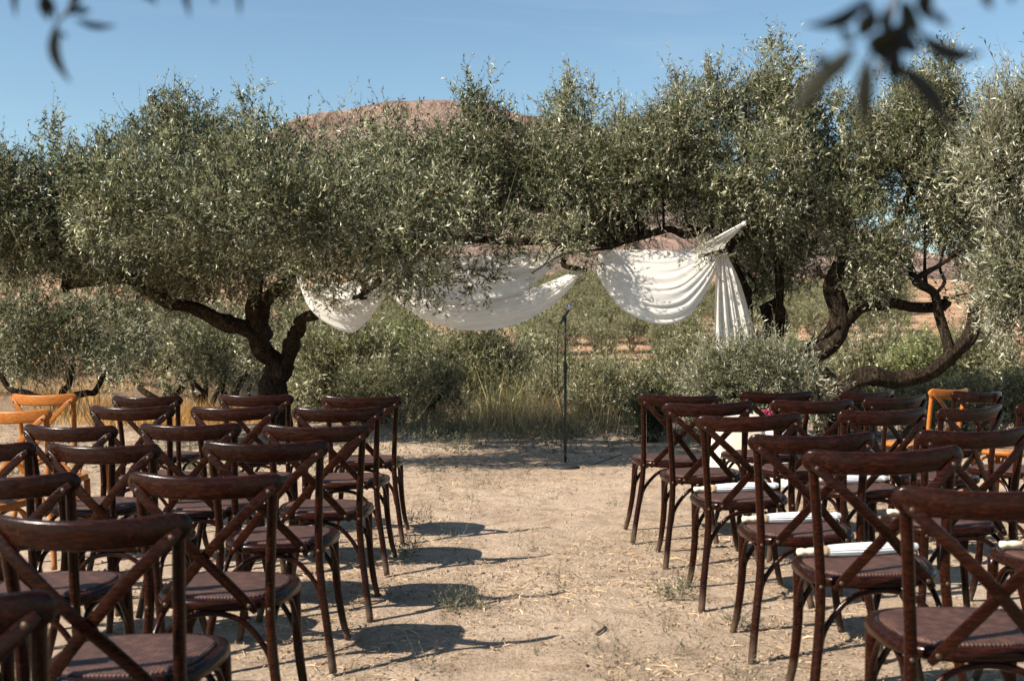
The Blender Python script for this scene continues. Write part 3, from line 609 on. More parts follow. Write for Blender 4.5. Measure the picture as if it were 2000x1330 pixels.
for i, (px, d, wpx, yt, yb, n, lean, lab) in enumerate(LT):
    b = gp(px, d); s = d / F; g = np.random.default_rng(200 + i)
    yb += 44; lobes = [LB(px + lean * .3, (yt + yb) / 2, d, wpx * .36, (yb - yt) * .42, wpx * .3 * s)]
    for q in range(7):
        lobes.append(LB(px + wpx * (q - 3) / 7.5, g.uniform(yt + (yb - yt) * .35, yb - (yb - yt) * .25), d + g.uniform(-1, 1), wpx * .17, (yb - yt) * .36, wpx * .17 * s))
    fk = b + Vector((0, 0, .25))
    trunks = [([b + Vector((0, 0, -.1)), b + Vector((.02, 0, .12)), fk], .09, .07)]
    for q, dx in enumerate((-.62, .12, .5)):
        e = P(px + dx * wpx * .5, yb - 15 - 12 * (q % 2), d + g.uniform(-.5, .5)); trunks.append(([fk - Vector((0, 0, .08)), fk * .65 + e * .35 + Vector((.22 * dx, 0, -.02)), fk * .3 + e * .7 + Vector((-.05 * dx + g.normal() * .06, 0, -.06)), e + Vector((0, 0, .15))], .062, .035))
    tree('olive_tree', b, lab, trunks, [], lobes, int(n * .85), 200 + i, M_leaf if i in (0, 2, 7) else M_leafs, auto=0, ll=.09, lw=.0215, tl=(.15, .3), nl=13, gap=.7, shoot=.15, up=.2)

# ------------------------------------------------------------------ far grove (shared meshes)
crs = []; trs = []
for v in range(5):
    g = np.random.default_rng(300 + v)
    lobes = [(Vector((g.uniform(-.9, .9), g.uniform(-.9, .9), 2.3 + g.uniform(-.35, .5))), (1.15, 1.15, .85)) for _ in range(7)]
    V, Fq, t, mi = foliage(lobes, 420, 300 + v, ll=.24, lw=.075, tl=(.3, .7), nl=9, gap=.9, up=.4)
    crs.append(npmesh('far_crown', V, Fq, [M_leaffar, M_barkfar], t, mi))
    mb = MB(); ns = 3 + v % 3
    for q in range(ns):
        a = 2 * math.pi * (q + g.random() * .5) / ns
        limb(mb, [(0, 0, -.2), (.12 * math.cos(a), .12 * math.sin(a), .35), (.55 * math.cos(a), .55 * math.sin(a), 1.1), (1.1 * math.cos(a), 1.1 * math.sin(a), 2.0)], .12, .045, q, k=6, n=8)
    trs.append(mb.mesh('far_trunk', M_barkfar))
k = 0
rowsy = [112, 120, 129, 139, 150, 162, 175, 189, 204, 220, 238]
for ri, y in enumerate(rowsy):
    for q in range(95):
        x = -30 + q * 3.7 + (ri % 2) * 1.9 + rng.normal() * .7; yy = y + rng.normal() * 1.0 + .12 * x
        px = 1000 + F * x / yy
        if not (1020 < px < 1770 or 690 < px < 800): continue
        if px > 1340 and (ri > 7 or ri < 2 or (ri % 2 and px < 1460)): continue
        if px < 800 and ri > 6: continue
        o = bpy.data.objects.new('far_olive_tree', None); link(o); o.location = (x, yy, Z(x, yy)); sc_ = rng.uniform(1.1, 1.5)
        o.scale = (sc_, sc_, sc_ * .95); o.rotation_euler.z = rng.uniform(0, 6.28)
        tag(o, 'small olive tree of the far grove on the slope beyond the bushes', 'tree', 'olive trees of the far grove')
        link(bpy.data.objects.new('crown', crs[k % 5]), o); link(bpy.data.objects.new('trunk', trs[(k // 2) % 5]), o); k += 1
print('far trees', k)

# ------------------------------------------------------------------ drape
tdr = empty('wedding_drape', P(1000, 640, 10.9), 'sheer off-white cloth swagged between the olive trees with one end hanging down', 'drape')
DO = tdr.location
def interp_curve(pts, n):
    c = spline(pts, n * 4); 
    d = np.cumsum([0] + [np.linalg.norm(c[i + 1][:2] - c[i][:2]) for i in range(len(c) - 1)]); d /= d[-1]
    return np.stack([np.interp(np.linspace(0, 1, n), d, [q[j] for q in c]) for j in range(3)], 1)
def swag(name, top, bot, nf, amp, seed, nu=90, nv=44, bulge=.1, gather=(1, 1)):
    """top / bot: lists of (px,py,depth)"""
    T = interp_curve(top, nu); B = interp_curve(bot, nu); g = np.random.default_rng(seed); ph = g.uniform(0, 6.28, 5); V = []
    for j in range(nv):
        v = j / (nv - 1)
        for i in range(nu):
            u = i / (nu - 1); e = math.sin(math.pi * u) ** .6
            vv = v + .018 * math.sin(2 * math.pi * nf * v + ph[0] + 1.2 * math.sin(3 * u + ph[1])) * e
            q = T[i] * (1 - vv) + B[i] * vv
            f = (.55 + .45 * math.sin(5 * v + 3 * u + ph[4])) * math.sin(2 * math.pi * nf * (v + .12 * math.sin(4 * v + ph[2])) + ph[1] + 2.6 * math.sin(2.6 * u + ph[2])) + .35 * math.sin(2 * math.pi * nf * 1.7 * v + ph[3] + 4.2 * u) + .12 * math.sin(2 * math.pi * nf * 4.1 * v - 5 * u + ph[4])
            dd = q[2] - bulge * math.sin(math.pi * v) * e + .6 * amp * f * (.35 + .65 * e)
            p = P(q[0], q[1], q[2]) - DO; V.append((p.x, p.y + dd - q[2], p.z + .15 * amp * f * e))
    Fq = [(j * nu + i, j * nu + i + 1, (j + 1) * nu + i + 1, (j + 1) * nu + i) for j in range(nv - 1) for i in range(nu - 1)]
    mb = MB(); mb.add(V, Fq); return mb.build(name, M_cloth, tdr)
swag('swag', [(586, 546, 11.2), (622, 572, 11.05), (680, 588, 11), (722, 583, 11), (752, 566, 11)], [(583, 550, 11.2), (603, 600, 10.95), (640, 634, 10.9), (690, 649, 10.9), (730, 612, 10.95), (756, 572, 11)], 3, 0.021, 1)
swag('swag', [(625, 545, 11.5), (660, 552, 11.45), (700, 545, 11.4), (735, 540, 11.4)], [(610, 560, 11.45), (650, 600, 11.35), (700, 600, 11.3), (745, 560, 11.3)], 2, .03, 2, nu=40, nv=24)
swag('swag', [(742, 552, 11), (800, 578, 10.9), (900, 588, 10.85), (1000, 575, 10.85), (1080, 548, 10.9), (1138, 522, 10.9)], [(746, 566, 10.95), (790, 600, 10.85), (850, 632, 10.75), (925, 645, 10.75), (1010, 632, 10.75), (1085, 590, 10.8), (1142, 530, 10.88)], 4, 0.025, 3, nu=120)
swag('swag', [(760, 498, 11.3), (850, 500, 11.3), (950, 500, 11.3), (1040, 492, 11.25), (1096, 489, 11.2)], [(750, 552, 11.2), (830, 588, 11.15), (920, 592, 11.1), (1010, 578, 11.1), (1060, 540, 11.15), (1100, 500, 11.2)], 4, 0.025, 4, nu=110)
swag('swag', [(1172, 489, 11), (1240, 490, 11), (1310, 491, 10.95), (1370, 482, 10.95), (1408, 478, 10.9)], [(1160, 520, 11), (1185, 570, 10.9), (1225, 612, 10.8), (1285, 635, 10.75), (1340, 622, 10.75), (1385, 560, 10.8), (1411, 490, 10.9)], 5, 0.032, 5, nu=110, nv=56)
swag('swag', [(1345, 492, 10.9), (1376, 474, 10.75), (1418, 452, 10.6), (1452, 434, 10.55)], [(1404, 490, 10.85), (1412, 482, 10.75), (1432, 462, 10.6), (1454, 438, 10.55)], 4, .02, 6, nu=40, nv=24, bulge=.02)
# the hanging end
def tail(name, L_, R_, nf, amp, seed):
    nu, nv = 60, 60; A = interp_curve(L_, nv); B = interp_curve(R_, nv); V = []; g = np.random.default_rng(seed); ph = g.uniform(0, 6.28, 4)
    for j in range(nv):
        t = j / (nv - 1)
        for i in range(nu):
            u = i / (nu - 1); q = A[j] * (1 - u) + B[j] * u
            f = math.sin(2 * math.pi * nf * u + ph[0] + .6 * math.sin(2 * t)) + .5 * math.sin(2 * math.pi * nf * 2.2 * u + ph[1] + t)
            p = P(q[0], q[1], q[2]) - DO; V.append((p.x, p.y + amp * f * (.3 + .7 * min(1, t * 1.6)), p.z + .02 * math.sin(nf * 6 * u) * (t > .97)))
    mb = MB(); mb.add(V, [(j * nu + i, j * nu + i + 1, (j + 1) * nu + i + 1, (j + 1) * nu + i) for j in range(nv - 1) for i in range(nu - 1)]); return mb.build(name, M_cloth, tdr)
tail('hanging_end', [(1404, 488, 10.9), (1398, 560, 10.85), (1396, 640, 10.85), (1402, 700, 10.85)], [(1416, 488, 10.9), (1438, 540, 10.85), (1462, 620, 10.85), (1476, 690, 10.85)], 4, .035, 8)
tail('hanging_end', [(1410, 492, 11), (1425, 560, 11), (1436, 650, 11), (1445, 735, 11)], [(1418, 492, 11), (1448, 560, 11), (1475, 660, 11), (1492, 735, 11)], 3, .03, 9)

for (kx, ky, kd, kr) in ((1409, 486, 10.84, .045), (1141, 526, 10.86, .03), (1098, 493, 11.18, .03), (749, 562, 10.95, .035), (1453, 437, 10.53, .022), (586, 549, 11.18, .03)):
    g = np.random.default_rng(kx); c_ = P(kx, ky, kd) - DO; mb = MB(); V = []
    for i in range(10):
        th = math.pi * i / 9
        for j in range(18):
            ph_ = 2 * math.pi * j / 18; r_ = kr * (1 + .22 * math.sin(3 * ph_ + 4 * th) + .12 * math.sin(7 * ph_ - 3 * th))
            V.append((c_.x + r_ * math.sin(th) * math.cos(ph_), c_.y + r_ * .8 * math.sin(th) * math.sin(ph_), c_.z + r_ * .9 * math.cos(th)))
    mb.add(V, [(i * 18 + j, i * 18 + (j + 1) % 18, (i + 1) * 18 + (j + 1) % 18, (i + 1) * 18 + j) for i in range(9) for j in range(18)]); mb.build('knot', M_cloth, tdr)

# ------------------------------------------------------------------ microphone stand
mb0 = P(1104, 912, 10.0); mz = Z(mb0.x, 10.0)
ts = empty('microphone_stand', (mb0.x, 10.0, mz), 'black microphone stand with round base in the middle of the aisle end', 'microphone stand')
m_ = MB(); lathe(m_, [(.125, .0), (.13, .006), (.128, .016), (.09, .026), (.03, .036), (.018, .05)], 36); m_.build('base', M_rubber, ts)
m_ = MB(); lathe(m_, [(.0125, .03), (.0125, .93)], 14); m_.build('lower_pole', M_black, ts)
m_ = MB(); lathe(m_, [(.014, .86), (.019, .87), (.019, .95), (.014, .96)], 14); m_.build('clutch', M_rubber, ts)
m_ = MB(); lathe(m_, [(.009, .93), (.009, 1.35)], 12); m_.build('upper_pole', M_black, ts)
m_ = MB(); tube(m_, [(0, 0, 1.34), (-.004, 0, 1.37), (-.012, 0, 1.385)], .012, 6, 10); box(m_, (-.002, 0, 1.345), (.014, .012, .016)); m_.build('clip', M_rubber, ts)
tm = empty('microphone', (mb0.x - .004, 10.0, mz + 1.385), 'black handheld microphone with silver grille clipped on the stand', 'microphone')
ax = Vector((.5, 0, .86)).normalized(); qr = ax.to_track_quat('Z', 'Y')
def mic(name, prof, mt, k=16):
    m_ = MB(); lathe(m_, prof, k); o = m_.build(name, mt, tm); o.rotation_euler = qr.to_euler(); return o
mic('handle', [(.009, -.09), (.012, -.085), (.0145, -.02), (.018, .05), (.02, .06)], M_rubber)
mic('grille', [(.019, .058), (.025, .068), (.027, .08), (.0265, .095), (.021, .108), (.012, .116), (.002, .119)], M_mesh, 20)
mic('grille_band', [(.0262, .076), (.0285, .078), (.0285, .083), (.0262, .085)], M_mesh)
mic('colour_ring', [(.012, -.098), (.0125, -.096), (.0125, -.09), (.0115, -.088)], M_green)
m_ = MB(); cz = mz
tube(m_, [(mb0.x - .048, 10, cz + 1.30), (mb0.x - .066, 10, cz + 1.22), (mb0.x - .070, 9.99, cz + 1.0), (mb0.x - .066, 9.98, cz + .75), (mb0.x - .03, 9.98, cz + .5), (mb0.x - .016, 9.985, cz + .4), (mb0.x - .018, 9.985, cz + .2), (mb0.x + .018, 9.98, cz + .09), (mb0.x + .05, 9.98, cz + .055), (mb0.x + .16, 9.99, cz + .035), (mb0.x + .24, 10.1, cz + .012), (mb0.x + .6, 10.8, Z(mb0.x + .6, 10.8) + .01)], .0042, 60, 6)
tag(m_.build('microphone_cable', M_rubber), 'thin black cable hanging beside the microphone stand pole', 'cable')

# ------------------------------------------------------------------ table, plate, grapes, box
tb = P(1440, 800, 9.0); tz = Z(tb.x, 9.0); TH = CAMH - (812 - HOR) * 9.0 / F - tz
tt = empty('small_table', (tb.x, 9.0, tz), 'low table draped in cream cloth behind the front chairs on the right', 'table')
m_ = MB()
def cl(r, z, wav): 
    out = []
    for j in range(72):
        a = 2 * math.pi * j / 72; c, s = math.cos(a), math.sin(a); e = .5
        x = .21 * math.copysign(abs(c) ** e, c); y = .21 * math.copysign(abs(s) ** e, s); k_ = r * (1 + wav * math.sin(11 * a + 1) * .06 + wav * .03 * math.sin(23 * a)); out.append((x * k_, y * k_, z))
    return out
rings = [(1.14, .0, 1), (1.1, .12, .8), (1.05, TH * .6, .45), (1.02, TH - .03, .12), (1.0, TH - .006, 0), (.97, TH, 0), (.3, TH + .001, 0)]
V = [p for r in rings for p in cl(*r)]; n72 = 72
Fq = [(i * 72 + j, i * 72 + (j + 1) % 72, (i + 1) * 72 + (j + 1) % 72, (i + 1) * 72 + j) for i in range(len(rings) - 1) for j in range(72)] + [tuple(range(6 * 72, 7 * 72))]
m_.add(V, Fq); m_.build('tablecloth', M_cream, tt)
m_ = MB(); box(m_, (0, 0, TH - .025), (.19, .19, .012)); m_.build('tabletop', M_ivory, tt)
bx = P(1505, 800, 8.95); tb2 = empty('white_box', (bx.x, 8.95, Z(bx.x, 8.95)), 'white cloth-covered stool right of the cream table', 'stool'); H2 = TH * .93
m_ = MB(); rings = [(.72, 0, 1), (.69, H2 * .5, .5), (.67, H2 - .02, .1), (.64, H2, 0), (.2, H2 + .001, 0)]; V = [p for r in rings for p in cl(*r)]
m_.add(V, [(i * 72 + j, i * 72 + (j + 1) % 72, (i + 1) * 72 + (j + 1) % 72, (i + 1) * 72 + j) for i in range(4) for j in range(72)] + [tuple(range(4 * 72, 5 * 72))]); m_.build('cover', M_white, tb2)
gpz = P(1497, 812, 8.95)
m_ = MB(); lathe(m_, [(.03, 0), (.05, .004), (.085, .018), (.082, .02), (.045, .008), (.001, .007)], 24, (gpz.x, 8.95, Z(bx.x, 8.95) + H2 + .003)); tag(m_.build('white_plate', M_white), 'small white plate under the red grapes', 'plate')
tg = empty('grape_bunch', (gpz.x, 8.95, Z(bx.x, 8.95) + H2 + .015), 'bunch of red grapes on the white plate', 'grapes')
g = np.random.default_rng(5); ug = MB(); lathe(ug, [(.0115 * math.sin(a), -.0115 * math.cos(a)) for a in np.linspace(.05, 3.09, 8)], 10); gm = ug.mesh('grape', M_grape)
for i in range(46):
    a, r, zz = g.uniform(0, 6.28), .062 * math.sqrt(g.random()), g.uniform(0.012, .075)
    r *= 1 - zz * 6; o = link(bpy.data.objects.new('grape', gm), tg); o.location = (r * math.cos(a), r * math.sin(a) - .01, zz)

# ------------------------------------------------------------------ chairs
def seat_ring(k, z, n=44):
    out = []
    for j in range(n):
        a = 2 * math.pi * (j + .5) / n; c, s = math.cos(a), math.sin(a); e = 2 / 2.9
        y = .208 * math.copysign(abs(s) ** e, s); x = math.copysign(abs(c) ** e, c) * (.217 + .07 * (y + .0))
        out.append((x * k, y * (k if k == 1 else k - .0) + .01, z))
    return out
def ringmesh(rings, cap=True, n=44):
    mb = MB(); V = [p for r in rings for p in r]
    Fq = [(i * n + j, i * n + (j + 1) % n, (i + 1) * n + (j + 1) % n, (i + 1) * n + j) for i in range(len(rings) - 1) for j in range(n)]
    Fq.append(tuple(range(n))[::-1]); Fq.append(tuple(range((len(rings) - 1) * n, len(rings) * n))); mb.add(V, Fq); return mb
def chair_meshes(wm, cm):
    D = []   # (name, mesh, parent index or None)
    D.append(('seat', ringmesh([seat_ring(.9, .434), seat_ring(.975, .436), seat_ring(1.0, .444), seat_ring(1.0, .458), seat_ring(.975, .468), seat_ring(.93, .471), seat_ring(.86, .4705), seat_ring(.85, .466), seat_ring(.3, .466)]).mesh('seat', wm), None))
    D.append(('cane_panel', ringmesh([seat_ring(.845, .4665), seat_ring(.84, .473), seat_ring(.8, .476), seat_ring(.45, .474), seat_ring(.1, .473)]).mesh('cane_panel', cm), None))
    # back rail
    mb = MB(); n = 45; pts = []
    for i in range(n):
        u = -1 + 2 * i / (n - 1); pts.append((u * RW, -.298 + .063 * u * u, CH - .035 - .013 * (1 - u * u)))
    def sec(i, t):
        u = abs(2 * t - 1); hh = .034 if u < .86 else .034 * math.sqrt(max(.05, 1 - ((u - .86) / .142) ** 2)); th = .0115 if u < .97 else .008
        return rbox(th, hh, .0098)
    sweep(mb, pts, sec, (0, 0, 1)); D.append(('back_rail', mb.mesh('back_rail', wm), None))
    for s in (-1, 1):
        mb = MB(); tube(mb, [(s * .247, -.262, 0), (s * .225, -.235, .14), (s * .198, -.212, .32), (s * .188, -.205, .45), (s * .192, -.213, .62), (s * .203, -.236, .80), (s * .205, -.2365, .855)], .0155, 26, 12)
        D.append(('leg', mb.mesh('leg', wm), None))
        mb = MB(); tube(mb, [(s * .226, .195, 0), (s * .206, .175, .10), (s * .188, .16, .26), (s * .182, .155, .44)], .016, 16, 12, taper=(.0135, .0185))
        D.append(('leg', mb.mesh('leg', wm), None))
        # bentwood arches at each side, two arcs
        mb = MB(); tube(mb, [(s * .205, -.205, .225), (s * .193, -.185, .31), (s * .18, -.12, .40), (s * .175, -.03, .427), (s * .176, .03, .427), (s * .18, .10, .40), (s * .19, .145, .31), (s * .197, .155, .235)], .0095, 32, 8)
        D.append(('bentwood_arch', mb.mesh('bentwood_arch', wm), None))
    for y, x in ((-.20, .196), (.155, .188)):
        mb = MB(); tube(mb, [(-x - .004, y, .225), (-x + .018, y + .008, .31), (-.11, y + .012, .395), (-.04, y + .012, .426), (.04, y + .012, .426), (.11, y + .012, .395), (x - .018, y + .008, .31), (x + .004, y, .225)], .0098, 36, 8)
        D.append(('bentwood_arch', mb.mesh('bentwood_arch', wm), None))
    for s in (-1, 1):
        mb = MB(); off = -.004 * s
        def yb(x, z): return -.2 - .062 * max(0, (z - .45) / .4) ** 1.2 - .038 * math.exp(-(x / .11) ** 2) * math.sin(math.pi * min(1, max(0, (z - .44) / .42)))
        pts = []
        for i in range(22):
            t = i / 21; x = s * (.218 - .365 * t - .0 * math.sin(math.pi * t)); z = CH - .042 - .395 * t ** 1.0 + .016 * math.sin(math.pi * t)
            y0 = -.298 + .063 * (x / RW) ** 2 - .0195; y1 = -.219
            y = y0 * (1 - t) + y1 * t - .018 * math.sin(math.pi * t) + (.0072 * s)* math.exp(-((t-.55)/.12)**2)
            pts.append((x, y, z))
        def sec2(i, t):
            e = min(i, 21 - i); w_ = .0155 * (.55 if e == 0 else .9 if e == 1 else 1)
            return rbox(w_, .0055, .003)
        sweep(mb, pts, sec2, (0, -1, .0)); pi_ = len(D); D.append(('cross_brace', mb.mesh('cross_brace', wm), None))
        for e in (1, 20):
            r = MB(); p = Vector(pts[e]); q = Vector((p.x, p.y - .005, p.z))
            prof = [(.0078, 0), (.0078, .001), (.006, .0032), (.003, .0045)]
            V = []; 
            for (rr, h) in prof:
                for j in range(12): V.append((q.x + rr * math.cos(j * math.pi / 6), q.y - h, q.z + rr * math.sin(j * math.pi / 6)))
            r.add(V, [(i * 12 + j, i * 12 + (j + 1) % 12, (i + 1) * 12 + (j + 1) % 12, (i + 1) * 12 + j) for i in range(3) for j in range(12)] + [tuple(range(36, 48))]); D.append(('rivet', r.mesh('rivet', M_metal), pi_))
    for s in (-1, 1):
        r = MB(); V = []
        for (rr, h) in [(.0065, 0), (.006, .003), (.003, .0045)]:
            for j in range(10): V.append((s * .189 + rr * math.cos(j * math.pi / 5), -.2215 - h, .452 + rr * math.sin(j * math.pi / 5)))
        r.add(V, [(i * 10 + j, i * 10 + (j + 1) % 10, (i + 1) * 10 + (j + 1) % 10, (i + 1) * 10 + j) for i in range(2) for j in range(10)] + [tuple(range(20, 30))]); D.append(('rivet', r.mesh('rivet', M_metal), 0))
    for nm, me, p_ in D:
        if nm == 'cross_brace': me.set_sharp_from_angle(angle=R(38))
    return D
KD = {'dark': chair_meshes(M_wood, M_cane), 'orange': chair_meshes(M_orange, M_canel)}
ORD = {1: 'front row', 2: 'second row', 3: 'third row', 4: 'fourth row', 5: 'fifth row', 6: 'sixth row', 7: 'seventh row'}
SEAT = {1: 'on the aisle', 2: 'second from the aisle', 3: 'third from the aisle', 4: 'fourth from the aisle', 5: 'behind the others', 6: 'at the right edge'}
# parasol meshes
pm = MB(); lathe(pm, [(.004, 0), (.0115, .003), (.0125, .02), (.0095, .03), (.0125, .04), (.0125, .062), (.009, .07), (.0075, .085)], 14, axis='x'); P_handle = pm.mesh('handle', M_ivory)
pm = MB(); V = []; nk = 32; st = [(.098, .013), (.11, .0155), (.16, .0175), (.25, .0185), (.33, .015), (.372, .0105), (.39, .0135), (.41, .008)]
for x, r in st:
    for j in range(nk):
        a = 2 * math.pi * j / nk; rr = r * (1 + (.17 if j % 2 else -.17)); V.append((x, rr * math.cos(a), rr * math.sin(a)))
pm.add(V, [(i * nk + j, i * nk + (j + 1) % nk, (i + 1) * nk + (j + 1) % nk, (i + 1) * nk + j) for i in range(len(st) - 1) for j in range(nk)] + [tuple(range(nk))[::-1], tuple(range((len(st) - 1) * nk, len(st) * nk))]); P_can = pm.mesh('folded_canopy', M_paper, False)
pm = MB()
for j in range(16):
    a = 2 * math.pi * j / 16; box(pm, (.096, .015 * math.cos(a), .015 * math.sin(a)), (.012, .0016, .0016))
lathe(pm, [(.006, .07), (.006, .11)], 8, axis='x'); P_rib = pm.mesh('rib_ends', M_tan)
for org, rot, s in PL:
    side, row, seat, xl, yl, xr, yr, d, yaw, kind, par = s
    wd = 'left' if side == 'l' else 'right'
    base = 'honey-coloured' if kind == 'orange' else 'dark brown'
    if side == 'r' and seat >= 5: lab = 'honey-coloured cross-back chair ' + ('behind the last dark front-row chair, right block' if seat == 5 else 'with pale cane seat cut off at the right edge')
    else: lab = f'{base} cross-back chair, {wd} block, {ORD[row]}, {SEAT[seat]}' + (', with parasol' if par else '')
    if row == 7: lab = 'dark blurred cross-back chair cut off in the lower left corner, nearest of all'
    root = empty('crossback_chair', org, lab, 'chair', f'chairs {wd} of the aisle'); root.rotation_euler = rot.to_euler()
    made = []
    for (nm, me, pi_) in KD[kind]:
        made.append(link(bpy.data.objects.new(nm, me), root if pi_ is None else made[pi_]))
    if par:
        loc = org + rot @ Vector((-.20, .085, .4955)); po = empty('paper_parasol', loc, f'folded white paper parasol lying on the {ORD[row]} chair {SEAT[seat]}, right block', 'parasol', 'parasols on the chairs')
        po.rotation_euler = (rot @ Matrix.Rotation(R({1: 3, 2: -5}.get(seat, 2) + row * 1.5 - 5), 3, 'Z')).to_euler()
        for nm, me in (('handle', P_handle), ('folded_canopy', P_can), ('rib_ends', P_rib)): link(bpy.data.objects.new(nm, me), po)

# ------------------------------------------------------------------ ground litter, weeds, grasses
def strips(n, xr, yr, seed, ln, wd, mat_, name, dens=None, lift=.004, tilt=.12):
    g = np.random.default_rng(seed); y = g.uniform(yr[0] ** .5, yr[1] ** .5, n) ** 2; x = g.uniform(-1, 1, n) * (xr[0] + xr[1] * y)
    if dens is not None:
        kp = dens(x, y) > g.random(n); x, y = x[kp], y[kp]; n = len(x)
    z = terrain(x, y) + lift; a = g.uniform(0, 6.28, n); l = g.uniform(*ln, n); w_ = g.uniform(*wd, n)
    dx = np.stack([np.cos(a), np.sin(a), g.normal(size=n) * tilt], 1); sx = np.stack([-np.sin(a), np.cos(a), g.normal(size=n) * .5], 1)
    p = np.stack([x, y, z], 1); bd = g.normal(size=(n, 1)) * .13
    p0 = p - dx * l[:, None] * .5; p2 = p + dx * l[:, None] * .5; pm_ = p + sx * l[:, None] * bd * .5; pm_[:, 2] = p[:, 2] + np.abs(g.normal(size=n)) * .006
    V = np.stack([p0 - sx * w_[:, None] * .2, p0 + sx * w_[:, None] * .2, pm_ + sx * w_[:, None] * .5, pm_ - sx * w_[:, None] * .5, p2 + sx * w_[:, None] * .2, p2 - sx * w_[:, None] * .2], 1).reshape(-1, 3)
    i = np.arange(n)[:, None] * 6; Fq = np.concatenate([i + [0, 1, 2, 3], i + [3, 2, 4, 5]])
    t = np.clip(g.uniform(0, .95, n), 0, 1); me = npmesh(name, V, Fq, [mat_], np.concatenate([t, t])); o = link(bpy.data.objects.new(name, me)); o['kind'] = 'stuff'; return o
def patch(x, y): return np.clip(.3 + 2.3 * fbm(x * 1.1, y * 1.1, 3, 21) + .9 * fbm(x * 4, y * 4, 2, 31), .04, 1)
o = strips(58000, (1.0, .48), (1.6, 15), 1, (.015, .07), (.0015, .0045), M_straw, 'straw_litter', patch); tag(o, 'dry straw and chaff scattered over the bare soil', 'straw')
o = strips(4200, (1.0, .48), (1.6, 13), 2, (.05, .18), (.0014, .003), M_straw, 'dry_stalks', patch, lift=.006, tilt=.06); tag(o, 'long dry stalks lying on the soil between the chairs', 'straw')
o = strips(34000, (1.0, .48), (1.8, 14), 3, (.012, .045), (.003, .009), leafmat('dead_leaf', (.13, .085, .055), (.20, .145, .10), gloss=.7), 'fallen_leaves', patch, lift=.005); tag(o, 'small brown fallen leaves on the soil', 'leaves')
o = strips(15000, (1.0, .48), (9.5, 22), 13, (.02, .06), (.006, .014), leafmat('litter_leaf', (.09, .06, .04), (.15, .11, .08), gloss=.7), 'leaf_litter', lambda x, y: np.clip(.8 + fbm(x, y, 2, 4), 0, 1), lift=.006); tag(o, 'dark fallen olive leaves under the trees', 'leaves')
# clods
g = np.random.default_rng(9); n = 24000; y = g.uniform(1.3, 3.6, n) ** 2; x = g.uniform(-1, 1, n) * (1 + .48 * y); kp = (patch(x + 7, y) > g.random(n)); x, y = x[kp], y[kp]; n = len(x)
r = .004 + .014 * g.random(n) ** 5; z = terrain(x, y) + r * .2
oc = np.array([[1, 0, 0], [-1, 0, 0], [0, 1, 0], [0, -1, 0], [0, 0, .7], [0, 0, -.7]]); V = (oc[None] * g.uniform(.6, 1.3, (n, 6, 1))) * r[:, None, None]
V += np.stack([x, y, z], 1)[:, None]; i = np.arange(n)[:, None] * 6
Fq = np.concatenate([i + q for q in ([0, 2, 4], [2, 1, 4], [1, 3, 4], [3, 0, 4], [2, 0, 5], [1, 2, 5], [3, 1, 5], [0, 3, 5])])
o = link(bpy.data.objects.new('soil_clods', npmesh('soil_clods', V.reshape(-1, 3), Fq, [M_soil]))); tag(o, 'small clods and pebbles of dry soil', 'soil clods', kind='stuff')

def blades(name, centres, label, mat_, seed, h=(.2, .5), n=60, spread=.12, wd=.004, cat='grass', lean=.35, kind='stuff', group=None):
    """tufts: centres list of (x,y)"""
    g = np.random.default_rng(seed); c = np.array(centres); m_ = len(c); N_ = m_ * n
    x = np.repeat(c[:, 0], n) + g.normal(size=N_) * spread; y = np.repeat(c[:, 1], n) + g.normal(size=N_) * spread
    z = terrain(x, y) - .01; a = g.uniform(0, 6.28, N_); hh = g.uniform(*h, N_) * np.repeat(g.uniform(.7, 1.15, m_), n)
    le = g.normal(size=(N_, 2)) * lean; top = np.stack([x + le[:, 0] * hh, y + le[:, 1] * hh, z + hh], 1); b = np.stack([x, y, z], 1)
    md = b * .5 + top * .5; md[:, :2] -= le * hh[:, None] * .18; sd = np.stack([np.cos(a), np.sin(a), a * 0], 1) * wd * .5
    V = np.stack([b - sd, b + sd, md + sd * .8, md - sd * .8, top + sd * .1, top - sd * .1], 1).reshape(-1, 3); i = np.arange(N_)[:, None] * 6
    Fq = np.concatenate([i + [0, 1, 2, 3], i + [3, 2, 4, 5]]); t = g.uniform(0, .95, N_)
    me = npmesh(name, V, Fq, [mat_], np.concatenate([t, t])); o = link(bpy.data.objects.new(name, me)); tag(o, label, cat, group, kind); return o
g = np.random.default_rng(77)
def area(x0, x1, d0, d1, n):
    d = g.uniform(d0, d1, n); px = g.uniform(x0, x1, n); return [((p - 1000) / F * q, q) for p, q in zip(px, d)]
blades('dry_grass', area(800, 1200, 13.2, 15.2, 34) + area(920, 1120, 12.8, 14.6, 50), 'tall golden dry grass at the foot of the bushes behind the microphone', M_dry, 1, (.15, .5), 30, .13, .005)
blades('dry_grass', area(200, 500, 14, 17, 90) + area(60, 200, 14, 22, 40), 'golden dry grass under the olive trees on the left', M_dryo, 2, (.1, .36), 34, .14, .006)
blades('dry_grass', area(-50, 620, 17, 45, 150), 'sparse dry grass across the ground far left', M_dryo, 3, (.05, .22), 40, .5, .012)
blades('dry_grass', area(300, 560, 15, 20, 40), 'pale dry grass clumps around the split trunk on the left', M_dryo, 8, (.15, .42), 60, .16, .006)
blades('dry_grass', area(1000, 1330, 92, 112, 420) + area(1000, 1340, 150, 240, 260), 'orange dry grass between the trees of the far grove', M_dry, 4, (.15, .45), 16, .8, .06)
blades('broom_shrub', [(P(990, 0, 14.6).x, 14.6), (P(1010, 0, 14.6).x, 14.55), (P(960, 0, 14.7).x, 14.7)], 'upright green broom-like tuft in the dry grass behind the microphone', M_drygreen, 5, (.3, .72), 150, .2, .005, 'shrub', .25, 'thing')
